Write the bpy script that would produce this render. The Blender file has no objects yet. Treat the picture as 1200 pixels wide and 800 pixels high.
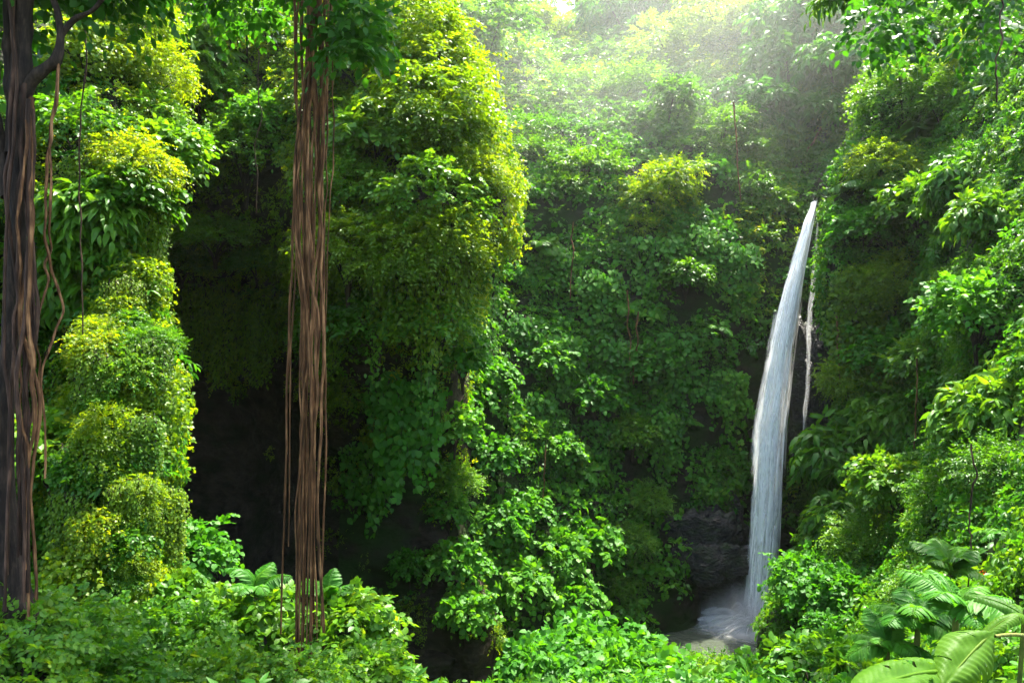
import bpy, math, random
import numpy as np
from mathutils import Vector, Matrix
from mathutils.bvhtree import BVHTree

rng = np.random.default_rng(7)
random.seed(7)
scene = bpy.context.scene
COL = scene.collection
PI = math.pi

# ------------------------------------------------------------------ camera
F = 934.0                      # focal length in photo pixels (1200 wide)
CAMZ = 14.7
cam = bpy.data.cameras.new('camera')
cam.sensor_width = 36.0
cam.lens = 36.0 * F / 1200.0
cam.clip_start = 0.05
cam.clip_end = 3000
co = bpy.data.objects.new('camera', cam)
COL.objects.link(co)
co.location = (0, 0, CAMZ)
co.rotation_euler = (PI / 2, 0, 0)
scene.camera = co


def P(px, py, d):
    """metres at depth d along the line of sight of photo pixel px, py"""
    return np.array([(px - 600) / F * d, d, CAMZ + (400 - py) / F * d])


def pix(p):
    p = np.asarray(p)
    y = np.maximum(p[..., 1], 0.1)
    return 600 + p[..., 0] / y * F, 400 - (p[..., 2] - CAMZ) / y * F


# ------------------------------------------------------------------ noise
def _hash(ix, iy, iz, seed):
    h = (ix * 374761393 + iy * 668265263 + iz * 2147483647 + seed * 1274126177) & 0xffffffff
    h = ((h ^ (h >> 13)) * 1274126177) & 0xffffffff
    h = (h ^ (h >> 16)) & 0xffffffff
    return h / 4294967295.0


def vnoise(p, seed=0):
    p = np.asarray(p, dtype=np.float64)
    i = np.floor(p).astype(np.int64)
    f = p - i
    f = f * f * (3 - 2 * f)
    r = 0
    for dx in (0, 1):
        for dy in (0, 1):
            for dz in (0, 1):
                w = (f[..., 0] if dx else 1 - f[..., 0]) * (f[..., 1] if dy else 1 - f[..., 1]) * (f[..., 2] if dz else 1 - f[..., 2])
                r = r + w * _hash(i[..., 0] + dx, i[..., 1] + dy, i[..., 2] + dz, seed)
    return r * 2 - 1


def fbm(p, octv=4, seed=0):
    p = np.asarray(p, dtype=np.float64)
    a, s, r = 1.0, 0.0, 0
    for o in range(octv):
        r = r + a * vnoise(p * 2 ** o + 17.3 * o, seed + o)
        s += a
        a *= 0.5
    return r / s


def norm(v):
    v = np.asarray(v, dtype=np.float64)
    return v / np.maximum(np.linalg.norm(v, axis=-1, keepdims=True), 1e-9)


# ------------------------------------------------------------------ materials
def nodes(name):
    m = bpy.data.materials.new(name)
    m.use_nodes = True
    nt = m.node_tree
    for n in list(nt.nodes):
        nt.nodes.remove(n)
    out = nt.nodes.new('ShaderNodeOutputMaterial')
    return m, nt, out


def ramp(nt, stops):
    r = nt.nodes.new('ShaderNodeValToRGB')
    e = r.color_ramp.elements
    e[0].position, e[0].color = stops[0][0], (*stops[0][1], 1)
    e[1].position, e[1].color = stops[-1][0], (*stops[-1][1], 1)
    for p, c in stops[1:-1]:
        k = e.new(p)
        k.color = (*c, 1)
    return r


def leaf_mat(name, dark, mid, light, trans, rough=0.42, tmix=0.42, spec=0.45):
    """leaves: per-leaf tint from a mesh attribute, per-plant tint from the object, thin-leaf translucency"""
    m, nt, out = nodes(name)
    L = nt.links
    at = nt.nodes.new('ShaderNodeAttribute')
    at.attribute_name = 'tint'
    oi = nt.nodes.new('ShaderNodeObjectInfo')
    mx = nt.nodes.new('ShaderNodeMath')
    mx.operation = 'MULTIPLY_ADD'
    mx.inputs[1].default_value = 0.42
    L.new(oi.outputs['Random'], mx.inputs[0])
    m2 = nt.nodes.new('ShaderNodeMath')
    m2.operation = 'MULTIPLY'
    m2.inputs[1].default_value = 0.58
    L.new(at.outputs['Fac'], m2.inputs[0])
    L.new(m2.outputs[0], mx.inputs[2])
    r = ramp(nt, [(0.0, dark), (0.45, mid), (0.9, light), (1.0, (light[0] * 1.55, light[1] * 1.05, light[2] * 1.4))])
    L.new(mx.outputs[0], r.inputs[0])
    b = nt.nodes.new('ShaderNodeBsdfPrincipled')
    b.inputs['Roughness'].default_value = rough
    b.inputs['Specular IOR Level'].default_value = spec
    L.new(r.outputs[0], b.inputs['Base Color'])
    t = nt.nodes.new('ShaderNodeBsdfTranslucent')
    mc = nt.nodes.new('ShaderNodeMix')
    mc.data_type = 'RGBA'
    mc.blend_type = 'MULTIPLY'
    mc.inputs['Factor'].default_value = 1.0
    L.new(r.outputs[0], mc.inputs['A'])
    mc.inputs['B'].default_value = (*trans, 1)
    L.new(mc.outputs['Result'], t.inputs['Color'])
    ms = nt.nodes.new('ShaderNodeMixShader')
    ms.inputs[0].default_value = tmix
    L.new(b.outputs[0], ms.inputs[1])
    L.new(t.outputs[0], ms.inputs[2])
    L.new(ms.outputs[0], out.inputs[0])
    return m


M = {}
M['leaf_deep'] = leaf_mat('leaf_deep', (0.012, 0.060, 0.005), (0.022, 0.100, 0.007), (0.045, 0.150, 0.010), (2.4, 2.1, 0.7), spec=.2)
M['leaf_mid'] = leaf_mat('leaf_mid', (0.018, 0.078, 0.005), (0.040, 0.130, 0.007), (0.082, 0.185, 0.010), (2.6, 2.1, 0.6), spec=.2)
M['leaf_gold'] = leaf_mat('leaf_gold', (0.034, 0.095, 0.004), (0.076, 0.160, 0.006), (0.135, 0.205, 0.008), (2.8, 2.2, 0.4), spec=.22, tmix=.5)  # sunlit tone put into the leaf colour, lighter and yellower than leaf_mid
M['leaf_fresh'] = leaf_mat('leaf_fresh', (0.018, 0.092, 0.006), (0.036, 0.145, 0.008), (0.075, 0.200, 0.012), (2.4, 2.1, 0.6), rough=0.5, spec=0.18)
M['leaf_big'] = leaf_mat('leaf_big', (0.018, 0.072, 0.004), (0.038, 0.108, 0.005), (0.066, 0.145, 0.007), (2.4, 2.0, 0.5), rough=0.5, tmix=0.45, spec=.12)
M['bract'] = leaf_mat('bract', (0.30, 0.030, 0.012), (0.42, 0.05, 0.015), (0.5, 0.08, 0.02), (1.6, 1.0, 0.8), rough=0.4)


def rock_mat(name, c0, c1, moss, mossamt, rough, scale=1.0, bump=0.6):
    m, nt, out = nodes(name)
    L = nt.links
    tc = nt.nodes.new('ShaderNodeTexCoord')
    geo = nt.nodes.new('ShaderNodeNewGeometry')
    mp = nt.nodes.new('ShaderNodeMapping')
    mp.inputs['Scale'].default_value = (scale, scale, scale * 1.7)
    L.new(tc.outputs['Object'], mp.inputs[0])
    n1 = nt.nodes.new('ShaderNodeTexNoise')
    n1.inputs['Scale'].default_value = 1.3
    n1.inputs['Detail'].default_value = 9
    n1.inputs['Roughness'].default_value = 0.62
    L.new(mp.outputs[0], n1.inputs[0])
    n2 = nt.nodes.new('ShaderNodeTexNoise')
    n2.inputs['Scale'].default_value = 0.6
    n2.inputs['Detail'].default_value = 7
    L.new(mp.outputs[0], n2.inputs[0])
    vo = nt.nodes.new('ShaderNodeTexVoronoi')
    vo.feature = 'DISTANCE_TO_EDGE'
    vo.inputs['Scale'].default_value = 1.1
    L.new(mp.outputs[0], vo.inputs[0])
    r1 = ramp(nt, [(0.3, c0), (0.7, c1)])
    L.new(n1.outputs['Fac'], r1.inputs[0])
    r2 = ramp(nt, [(0.5 - 0.2 * mossamt, (0, 0, 0)), (0.75 - 0.25 * mossamt, (1, 1, 1))])
    L.new(n2.outputs['Fac'], r2.inputs[0])
    mx = nt.nodes.new('ShaderNodeMix')
    mx.data_type = 'RGBA'
    L.new(r2.outputs[0], mx.inputs['Factor'])
    L.new(r1.outputs[0], mx.inputs['A'])
    mx.inputs['B'].default_value = (*moss, 1)
    b = nt.nodes.new('ShaderNodeBsdfPrincipled')
    L.new(mx.outputs['Result'], b.inputs['Base Color'])
    b.inputs['Specular IOR Level'].default_value = .35 if name == 'wet_rock' else .08
    rr = nt.nodes.new('ShaderNodeMapRange')
    rr.inputs['To Min'].default_value = rough
    rr.inputs['To Max'].default_value = 0.9
    L.new(r2.outputs[0], rr.inputs['Value'])
    L.new(rr.outputs[0], b.inputs['Roughness'])
    ad = nt.nodes.new('ShaderNodeMath')
    ad.operation = 'MULTIPLY_ADD'
    ad.inputs[1].default_value = 0.6
    L.new(vo.outputs['Distance'], ad.inputs[0])
    L.new(n1.outputs['Fac'], ad.inputs[2])
    bp = nt.nodes.new('ShaderNodeBump')
    bp.inputs['Strength'].default_value = bump
    bp.inputs['Distance'].default_value = 0.25
    L.new(ad.outputs[0], bp.inputs['Height'])
    L.new(bp.outputs[0], b.inputs['Normal'])
    L.new(b.outputs[0], out.inputs[0])
    return m


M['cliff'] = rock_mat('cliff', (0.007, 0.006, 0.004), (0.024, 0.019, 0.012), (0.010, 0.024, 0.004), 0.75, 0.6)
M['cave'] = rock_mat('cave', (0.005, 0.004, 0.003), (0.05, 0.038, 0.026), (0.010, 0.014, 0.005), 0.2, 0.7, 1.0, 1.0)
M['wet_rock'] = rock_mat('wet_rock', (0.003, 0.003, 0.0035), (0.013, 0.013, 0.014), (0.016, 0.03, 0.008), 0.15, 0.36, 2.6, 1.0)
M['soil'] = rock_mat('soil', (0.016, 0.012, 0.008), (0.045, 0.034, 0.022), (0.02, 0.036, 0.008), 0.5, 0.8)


def bark_mat(name, c0, c1, c2, sz=0.05, rough=0.75):
    m, nt, out = nodes(name)
    L = nt.links
    tc = nt.nodes.new('ShaderNodeTexCoord')
    mp = nt.nodes.new('ShaderNodeMapping')
    mp.inputs['Scale'].default_value = (1, 1, sz)
    L.new(tc.outputs['Object'], mp.inputs[0])
    n1 = nt.nodes.new('ShaderNodeTexNoise')
    n1.inputs['Scale'].default_value = 26
    n1.inputs['Detail'].default_value = 6
    n1.inputs['Roughness'].default_value = 0.65
    L.new(mp.outputs[0], n1.inputs[0])
    n2 = nt.nodes.new('ShaderNodeTexNoise')
    n2.inputs['Scale'].default_value = 4.0
    n2.inputs['Detail'].default_value = 4
    L.new(tc.outputs['Object'], n2.inputs[0])
    av = nt.nodes.new('ShaderNodeMath')
    av.operation = 'MULTIPLY_ADD'
    av.inputs[1].default_value = 0.35
    L.new(n2.outputs['Fac'], av.inputs[0])
    s = nt.nodes.new('ShaderNodeMath')
    s.operation = 'MULTIPLY'
    s.inputs[1].default_value = 0.65
    L.new(n1.outputs['Fac'], s.inputs[0])
    L.new(s.outputs[0], av.inputs[2])
    r = ramp(nt, [(0.34, c0), (0.5, c1), (0.66, c2)])
    L.new(av.outputs[0], r.inputs[0])
    b = nt.nodes.new('ShaderNodeBsdfPrincipled')
    b.inputs['Roughness'].default_value = rough
    b.inputs['Specular IOR Level'].default_value = .12
    L.new(r.outputs[0], b.inputs['Base Color'])
    bp = nt.nodes.new('ShaderNodeBump')
    bp.inputs['Strength'].default_value = 0.8
    bp.inputs['Distance'].default_value = 0.02
    L.new(n1.outputs['Fac'], bp.inputs['Height'])
    L.new(bp.outputs[0], b.inputs['Normal'])
    L.new(b.outputs[0], out.inputs[0])
    return m


M['root'] = bark_mat('root_bark', (0.014, 0.007, 0.003), (0.088, 0.040, 0.016), (0.34, 0.175, 0.075))
M['root_dark'] = bark_mat('dark_root_bark', (0.008, 0.005, 0.003), (0.035, 0.019, 0.012), (0.12, 0.066, 0.040))
M['bark'] = bark_mat('bark', (0.007, 0.005, 0.004), (0.020, 0.014, 0.010), (0.055, 0.038, 0.026), 0.15)
M['pale_bark'] = bark_mat('pale_bark', (0.16, 0.13, 0.09), (0.3, 0.25, 0.18), (0.45, 0.4, 0.3), 0.2)
M['stem'] = bark_mat('green_stem', (0.05, 0.07, 0.015), (0.09, 0.11, 0.02), (0.14, 0.13, 0.03), 0.3, 0.5)


# ------------------------------------------------------------------ mesh tools
def mesh_np(name, V, faces, mat, tint=None, smooth=False, uv=None):
    """faces: list of (n,k) int arrays"""
    me = bpy.data.meshes.new(name)
    V = np.asarray(V, dtype=np.float32)
    me.vertices.add(len(V))
    me.vertices.foreach_set('co', V.ravel())
    loops = np.concatenate([f.ravel() for f in faces]).astype(np.int32)
    tot = np.concatenate([np.full(len(f), f.shape[1], dtype=np.int32) for f in faces])
    start = np.concatenate([[0], np.cumsum(tot)[:-1]]).astype(np.int32)
    me.loops.add(len(loops))
    me.loops.foreach_set('vertex_index', loops)
    me.polygons.add(len(tot))
    me.polygons.foreach_set('loop_start', start)
    me.polygons.foreach_set('loop_total', tot)
    if smooth:
        me.polygons.foreach_set('use_smooth', np.ones(len(tot), dtype=bool))
    if tint is not None:
        a = me.attributes.new('tint', 'FLOAT', 'POINT')
        a.data.foreach_set('value', np.asarray(tint, dtype=np.float32))
    if uv is not None:
        u = me.uv_layers.new(name='UVMap')
        u.data.foreach_set('uv', np.asarray(uv, dtype=np.float32)[loops].ravel())
    me.update(calc_edges=True)
    me.validate()
    if mat is not None:
        me.materials.append(mat)
    return me


class Geo:
    """collects vertices and faces (tris / quads) for ONE mesh"""
    def __init__(s):
        s.V, s.F, s.T, s.n = [], {}, [], 0

    def add(s, V, faces, tint=0.5):
        V = np.asarray(V).reshape(-1, 3)
        for f in faces:
            f = np.asarray(f)
            s.F.setdefault(f.shape[1], []).append(f + s.n)
        s.V.append(V)
        s.T.append(np.broadcast_to(np.asarray(tint, dtype=np.float32), (len(V),)) if np.ndim(tint) == 0 else np.asarray(tint))
        s.n += len(V)
        return s

    def mesh(s, name, mat, smooth=False):
        return mesh_np(name, np.concatenate(s.V), [np.concatenate(f) for f in s.F.values()], mat, np.concatenate(s.T), smooth)


# leaf templates: base at origin, tip at +Y, face up +Z
def leaf_tpl(kind):
    if kind == 'small':
        V = [(0, 0, 0), (-.27, .45, .06), (0, 1, -.06), (.27, .45, .06)]
        return np.array(V), [np.array([(0, 3, 2), (0, 2, 1)])]
    w, ws, dr = {'oval': (.30, .27, .10), 'heart': (.44, .36, .10), 'lance': (.13, .12, .24), 'strap': (.17, .15, .34)}[kind]
    V = [(0, 0, 0), (0, .33, .0), (0, .68, -.3 * dr), (0, 1.0, -dr),
         (-w, .30, .07), (-ws, .64, .04 - .3 * dr), (w, .30, .07), (ws, .64, .04 - .3 * dr)]
    if kind == 'heart':
        V[4] = (-w, .18, .06)
        V[6] = (w, .18, .06)
    tri = np.array([(0, 1, 4), (0, 6, 1), (2, 3, 5), (2, 7, 3)])
    quad = np.array([(4, 1, 2, 5), (1, 6, 7, 2)])
    return np.array(V), [tri, quad]


TPL = {k: leaf_tpl(k) for k in ('small', 'oval', 'heart', 'lance', 'strap')}


def leaves(geo, kind, pos, axis, nrm, size, tint):
    V, Fs = TPL[kind]
    pos = np.asarray(pos)
    y = norm(axis)
    x = norm(np.cross(y, nrm))
    z = np.cross(x, y)
    n = len(pos)
    size = np.broadcast_to(size, (n,))
    W = (V[None, :, 0:1] * x[:, None] + V[None, :, 1:2] * y[:, None] + V[None, :, 2:3] * z[:, None]) * size[:, None, None] + pos[:, None]
    k = len(V)
    off = (np.arange(n) * k)[:, None, None]
    geo.add(W.reshape(-1, 3), [(f[None] + off).reshape(-1, f.shape[1]) for f in Fs], np.repeat(tint, k))


def tube(geo, pts, rad, sides=6, tint=0.5):
    pts = np.asarray(pts, dtype=float)
    rad = np.broadcast_to(rad, (len(pts),))
    t = norm(np.gradient(pts, axis=0))
    ref = np.array([0.31, 0.95, 0.05])
    if abs(np.dot(t.mean(0), ref)) > 0.9:
        ref = np.array([1., 0, 0])
    a = norm(np.cross(t, ref))
    b = np.cross(t, a)
    th = np.linspace(0, 2 * PI, sides, endpoint=False)
    V = pts[:, None] + (a[:, None] * np.cos(th)[None, :, None] + b[:, None] * np.sin(th)[None, :, None]) * rad[:, None, None]
    n = len(pts)
    i, j = np.meshgrid(np.arange(n - 1), np.arange(sides), indexing='ij')
    j2 = (j + 1) % sides
    q = np.stack([i * sides + j, i * sides + j2, (i + 1) * sides + j2, (i + 1) * sides + j], -1).reshape(-1, 4)
    c0 = np.arange(sides)[None]
    c1 = c0[:, ::-1] * 0 + (n - 1) * sides + np.arange(sides)[None]
    geo.add(V.reshape(-1, 3), [q] + ([c0[:, ::-1], c1] if sides in (4,) else []), tint)


def bez(p0, p1, p2, p3, n):
    t = np.linspace(0, 1, n)[:, None]
    return (1 - t) ** 3 * p0 + 3 * (1 - t) ** 2 * t * p1 + 3 * (1 - t) * t * t * p2 + t ** 3 * p3


# sprays: a twig carrying leaves
def sprays(geo, kind, org, dirs, up, length, lsize, npair, droop, spread, r, tw=None):
    """planar twigs with paired leaves; everything vectorised over sprays"""
    n = len(org)
    d = norm(dirs)
    u = norm(up + 0.25 * r.normal(size=(n, 3)))
    side = norm(np.cross(d, u))
    u = np.cross(side, d)
    length = np.broadcast_to(length, (n,))
    tb = r.uniform(0.1, 0.9, n)
    for k in range(npair):
        t = (k + 0.6) / npair
        base = org + d * (length * t)[:, None] - np.array([0, 0, 1.]) * (length * droop * t * t)[:, None]
        dd = norm(d - np.array([0, 0, 1.]) * (droop * t * 1.3))
        for s in ((-1, 1) if k < npair - 1 else (0,)):
            ax = norm(dd * (0.55 if s else 1.0) + side * s * spread + 0.18 * r.normal(size=(n, 3)) - np.array([0, 0, .22]))
            sz = lsize * (1.0 - 0.35 * abs(t - .45)) * r.uniform(0.72, 1.25, n)
            leaves(geo, kind, base, ax, norm(u + 0.35 * r.normal(size=(n, 3))), sz, np.clip(tb + r.normal(size=n) * 0.18, 0, 1))


def sph(n, r, zmin=-1.0):
    z = r.uniform(zmin, 1, n)
    a = r.uniform(0, 2 * PI, n)
    q = np.sqrt(1 - z * z)
    return np.stack([q * np.cos(a), q * np.sin(a), z], -1)


def blob_foliage(geo, c, rad, n, kind, lsize, npair, slen, droop, spread, r, zmin=-0.35, seed=0, lump=0.35, upw=0.8):
    d = sph(n, r, zmin)
    f = 1 + lump * fbm(d * 1.6 + seed * 3.1, 3, seed)
    depth = 1 - 0.38 * r.random(n) ** 2.0 + np.where(r.random(n) < .13, .32 * r.random(n), 0)
    f = f + .5 * lump * np.abs(fbm(d * 4.2 + seed * 1.7, 2, seed + 1)) - .12
    org = np.asarray(c) + d * np.asarray(rad) * (f * depth)[:, None]
    dirs = norm(d * np.array([1, 1, .7]) + 0.55 * r.normal(size=(n, 3)) + np.array([0, 0, .1]))
    up = norm(d * 0.6 + np.array([0, 0, upw]))
    sprays(geo, kind, org, dirs, up, slen * r.uniform(.7, 1.3, n), lsize, npair, droop, spread, r)


# ------------------------------------------------------------------ terrain sheets
def catmull(A, n, axis):
    """resample control array A along axis to n points (Catmull-Rom)"""
    A = np.moveaxis(A, axis, 0)
    m = A.shape[0]
    t = np.linspace(0, m - 1 - 1e-6, n)
    i = np.floor(t).astype(int)
    f = (t - i).reshape(-1, *([1] * (A.ndim - 1)))
    g = lambda k: A[np.clip(k, 0, m - 1)]
    p0, p1, p2, p3 = g(i - 1), g(i), g(i + 1), g(i + 2)
    R = 0.5 * (2 * p1 + (p2 - p0) * f + (2 * p0 - 5 * p1 + 4 * p2 - p3) * f * f + (3 * p1 - p0 - 3 * p2 + p3) * f ** 3)
    return np.moveaxis(R, 0, axis)


SHEETS = {}


def sheet(name, ctrl, nu, nv, mat, amp, wl, seed, amp2=0.25, bare=None):
    """a rock and earth face through world control points ctrl[row][col]"""
    C = np.array(ctrl, dtype=float)
    G = catmull(catmull(C, nv, 0), nu, 1)

    def nrm(G):
        a = np.gradient(G, axis=1)
        b = np.gradient(G, axis=0)
        n = norm(np.cross(a, b))
        return n

    N = nrm(G)
    view = norm(np.array([0, 0, CAMZ]) - G)
    if (N * view).sum(-1).mean() < 0:
        N = -N
        flip = True
    else:
        flip = False
    disp = amp * fbm(G / wl, 3, seed) + amp2 * fbm(G / (wl * 0.22), 4, seed + 9)
    # a little horizontal bedding
    disp = disp + amp2 * 0.5 * np.abs(vnoise(np.stack([G[..., 0] * .15, G[..., 1] * .15, G[..., 2] * 1.4], -1), seed + 5))
    G = G + N * disp[..., None]
    N = nrm(G) * (-1 if flip else 1)
    i, j = np.meshgrid(np.arange(nv - 1), np.arange(nu - 1), indexing='ij')
    q = np.stack([i * nu + j, i * nu + j + 1, (i + 1) * nu + j + 1, (i + 1) * nu + j], -1).reshape(-1, 4)
    if flip:
        q = q[:, ::-1]
    me = mesh_np(name, G.reshape(-1, 3), [q], mat, smooth=True)
    o = bpy.data.objects.new(name, me)
    COL.objects.link(o)
    o['kind'] = 'structure'
    bv = BVHTree.FromPolygons([Vector(v) for v in G.reshape(-1, 3)], [tuple(int(k) for k in f) for f in q])
    SHEETS[name] = dict(obj=o, G=G, N=N, bvh=bv)
    return o


def rows(pys, pxs, ds):
    """control grid from photo lines of sight: per row a list of columns"""
    return [[P(x, y, d) for x, d in zip(xs, dd)] for y, xs, dd in zip(pys, pxs, ds)]


# far misty hillside: world rows from bottom to top
hx = [-34, -22, -12, -4, 3, 10, 18, 27, 38, 60]
hill = []
for (y, z, k) in ((44, -3, 0), (45.5, 10, 0), (46.5, 20, 0), (51, 26, .1), (58, 32.5, .3), (66, 38, .6), (74, 42.5, 1), (84, 45, 1.2), (120, 40, 1)):
    r_ = []
    for x in hx:
        px = x / y * F
        zz = z + k * (9.0 * math.exp(-((x + 12) / 9.0) ** 2) + 11.0 * (1 / (1 + math.exp(-(x - 17) / 4.0)))) - k * 1.6 * math.exp(-((x - 3.0) / 4.0) ** 2)
        yy = y - 5.0 * (1 / (1 + math.exp(-(x - 26) / 4.0))) - 4.0 / (1 + math.exp((x + 18) / 3.0))
        r_.append((x, yy, zz))
    hill.append(r_)
sheet('hillside', hill, 150, 130, M['cliff'], 1.6, 7.0, 3)

# shaded gorge face beside the fall
ys = [150, 220, 300, 400, 500, 600, 680, 740, 830]
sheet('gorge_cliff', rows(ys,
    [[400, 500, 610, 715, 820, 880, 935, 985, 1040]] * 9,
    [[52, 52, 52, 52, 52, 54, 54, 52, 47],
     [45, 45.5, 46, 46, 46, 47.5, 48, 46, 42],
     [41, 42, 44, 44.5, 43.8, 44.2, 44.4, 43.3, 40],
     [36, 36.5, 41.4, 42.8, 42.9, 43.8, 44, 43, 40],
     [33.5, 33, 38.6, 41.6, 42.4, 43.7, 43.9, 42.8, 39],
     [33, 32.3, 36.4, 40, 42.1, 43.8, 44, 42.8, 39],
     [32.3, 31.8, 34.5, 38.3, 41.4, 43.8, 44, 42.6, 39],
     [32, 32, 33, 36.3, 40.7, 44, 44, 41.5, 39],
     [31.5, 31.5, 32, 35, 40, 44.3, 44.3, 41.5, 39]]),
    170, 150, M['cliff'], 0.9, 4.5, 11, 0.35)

# rounded spur with the cave under it
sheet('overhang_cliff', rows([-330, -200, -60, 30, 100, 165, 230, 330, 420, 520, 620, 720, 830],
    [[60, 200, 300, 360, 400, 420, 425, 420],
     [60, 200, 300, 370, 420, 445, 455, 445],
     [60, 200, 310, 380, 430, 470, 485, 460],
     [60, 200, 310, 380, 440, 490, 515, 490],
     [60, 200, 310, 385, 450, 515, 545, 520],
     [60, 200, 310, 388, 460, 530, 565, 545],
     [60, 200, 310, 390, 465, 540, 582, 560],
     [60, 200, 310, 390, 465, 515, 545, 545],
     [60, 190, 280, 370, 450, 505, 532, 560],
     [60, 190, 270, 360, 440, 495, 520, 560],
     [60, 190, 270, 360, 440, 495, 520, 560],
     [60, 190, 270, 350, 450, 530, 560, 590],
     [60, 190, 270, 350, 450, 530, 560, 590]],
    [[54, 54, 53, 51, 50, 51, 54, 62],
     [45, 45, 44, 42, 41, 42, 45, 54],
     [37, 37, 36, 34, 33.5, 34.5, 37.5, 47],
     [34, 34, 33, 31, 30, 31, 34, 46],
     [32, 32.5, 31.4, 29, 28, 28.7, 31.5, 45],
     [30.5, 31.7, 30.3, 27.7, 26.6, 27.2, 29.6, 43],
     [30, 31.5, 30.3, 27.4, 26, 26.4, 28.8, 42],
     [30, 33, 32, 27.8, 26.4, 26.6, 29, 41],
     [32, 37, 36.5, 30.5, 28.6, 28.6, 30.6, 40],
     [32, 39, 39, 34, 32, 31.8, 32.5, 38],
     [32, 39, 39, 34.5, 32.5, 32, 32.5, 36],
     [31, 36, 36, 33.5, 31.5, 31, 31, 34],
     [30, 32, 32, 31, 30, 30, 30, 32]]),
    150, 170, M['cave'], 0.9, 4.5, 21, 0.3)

# near bank on the left
sheet('left_bank', rows([-260, -120, 0, 80, 140, 200, 260, 330, 430, 560, 700, 850],
    [[-420, -240, -60, 20, 70, 105, 135, 120],
     [-420, -240, -60, 30, 85, 120, 145, 130],
     [-420, -240, -60, 40, 95, 130, 155, 140],
     [-420, -240, -60, 40, 100, 145, 172, 150],
     [-420, -240, -60, 40, 100, 150, 178, 155],
     [-420, -240, -60, 40, 105, 155, 192, 160],
     [-420, -240, -60, 40, 100, 145, 172, 150],
     [-420, -240, -60, 35, 95, 135, 165, 145],
     [-420, -240, -60, 35, 95, 140, 168, 145],
     [-420, -240, -60, 30, 85, 130, 158, 140],
     [-420, -240, -60, 20, 75, 118, 140, 135],
     [-420, -240, -60, 20, 70, 110, 135, 135]],
    [[22, 25, 30, 31, 31, 31.5, 34, 44],
     [17.5, 20, 24, 25, 25.2, 25.6, 28, 39],
     [14, 16.5, 19.6, 20.6, 20.8, 21.2, 23.4, 36],
     [13, 15.2, 18, 18.9, 19, 19.4, 21.6, 34],
     [12.4, 14.4, 17, 17.9, 18, 18.2, 20.4, 33],
     [12, 14, 16.4, 17.2, 17.2, 17.4, 19.5, 32],
     [11.6, 13.6, 15.9, 16.8, 16.8, 17.2, 19.4, 32],
     [11.4, 13.4, 16.0, 17.7, 17.6, 16.8, 18.6, 32],
     [11, 13, 16.4, 18.2, 17.6, 15.6, 17.2, 32],
     [10.6, 12.6, 15.9, 17.4, 16.2, 14.4, 16.0, 31],
     [10, 12, 13.9, 15.0, 14.6, 13.4, 15.0, 30],
     [9, 11, 12.8, 13.6, 13.8, 13.9, 15.4, 28]]),
    110, 150, M['cliff'], 0.7, 3.2, 31, 0.2)

# right-hand slope
rs_py = [-300, -130, 0, 100, 200, 300, 400, 500, 600, 700, 780, 900]
rs_sil = [1185, 1130, 1080, 1045, 990, 968, 980, 990, 968, 925, 915, 915]
rs_px = [[s + 60, s, s + (1250 - s) * .28, s + (1250 - s) * .52, s + (1250 - s) * .78, 1290, 1420, 1650] for s in rs_sil]
rs_d = [[62, 56, 54, 52, 49, 46, 43, 40],
        [56, 48, 46, 43, 39, 36, 33, 30],
        [52, 42, 40, 36.5, 31.5, 28, 25.5, 23],
        [50, 39.5, 37.5, 33.5, 28, 24.5, 22, 20],
        [47, 37, 35.5, 31, 25.5, 22, 19.5, 18],
        [46, 36, 34.3, 29.5, 23.5, 19.5, 17.5, 16],
        [46, 35.7, 33.5, 28, 21.5, 17.5, 15.5, 14],
        [46, 35.2, 32, 25.5, 19, 15.5, 13.5, 12.2],
        [45, 34, 29.5, 22.5, 16.5, 13.5, 11.8, 10.6],
        [42, 32, 26.5, 19, 14, 11.5, 10, 9],
        [40, 30.2, 23.5, 16, 11.8, 9.6, 8.6, 8],
        [38, 28, 20, 13, 9.2, 7.6, 7, 6.5]]
sheet('right_slope', rows(rs_py, rs_px, rs_d), 150, 160, M['cliff'], 0.9, 4.0, 41, 0.3)


# ground: one sheet from under the camera to the horizon
def ground_z(x, y):
    s = 1 / (1 + np.exp(-(y - 15.5) / 4.2))
    near = 13.0 * (1 - s) - 1.2 * np.exp(-((y - 8) / 4.) ** 2) + 0.6
    near = np.where(y < 0, 13.0 + 0.02 * y, near)
    fade = np.exp(-np.maximum(-y - 10, 0) / 80.0)
    near = near * fade
    hollow = 2.2 * np.exp(-(((x - 10.5) / 6.5) ** 2 + ((y - 39.0) / 6.0) ** 2) ** 2)
    lump = 0.35 * fbm(np.stack([x / 3.5, y / 3.5, x * 0], -1), 4, 51)
    return near - hollow + lump * (np.hypot(x, y) < 120)


g = np.sinh(np.linspace(-5.3, 5.3, 241)) * 4.2
gx, gy = np.meshgrid(g, g + 18.0, indexing='xy')
gz = ground_z(gx, gy)
n_ = len(g)
i, j = np.meshgrid(np.arange(n_ - 1), np.arange(n_ - 1), indexing='ij')
gq = np.stack([i * n_ + j, i * n_ + j + 1, (i + 1) * n_ + j + 1, (i + 1) * n_ + j], -1).reshape(-1, 4)
GV = np.stack([gx, gy, gz], -1).reshape(-1, 3)
me = mesh_np('ground', GV, [gq], M['soil'], smooth=True)
go = bpy.data.objects.new('ground', me)
COL.objects.link(go)
go['kind'] = 'structure'
GN_ = np.zeros((n_, n_, 3))
GN_[..., 2] = 1
SHEETS['ground'] = dict(obj=go, G=GV.reshape(n_, n_, 3), N=GN_, bvh=BVHTree.FromPolygons([Vector(v) for v in GV], [tuple(int(k) for k in f) for f in gq]))


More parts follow.
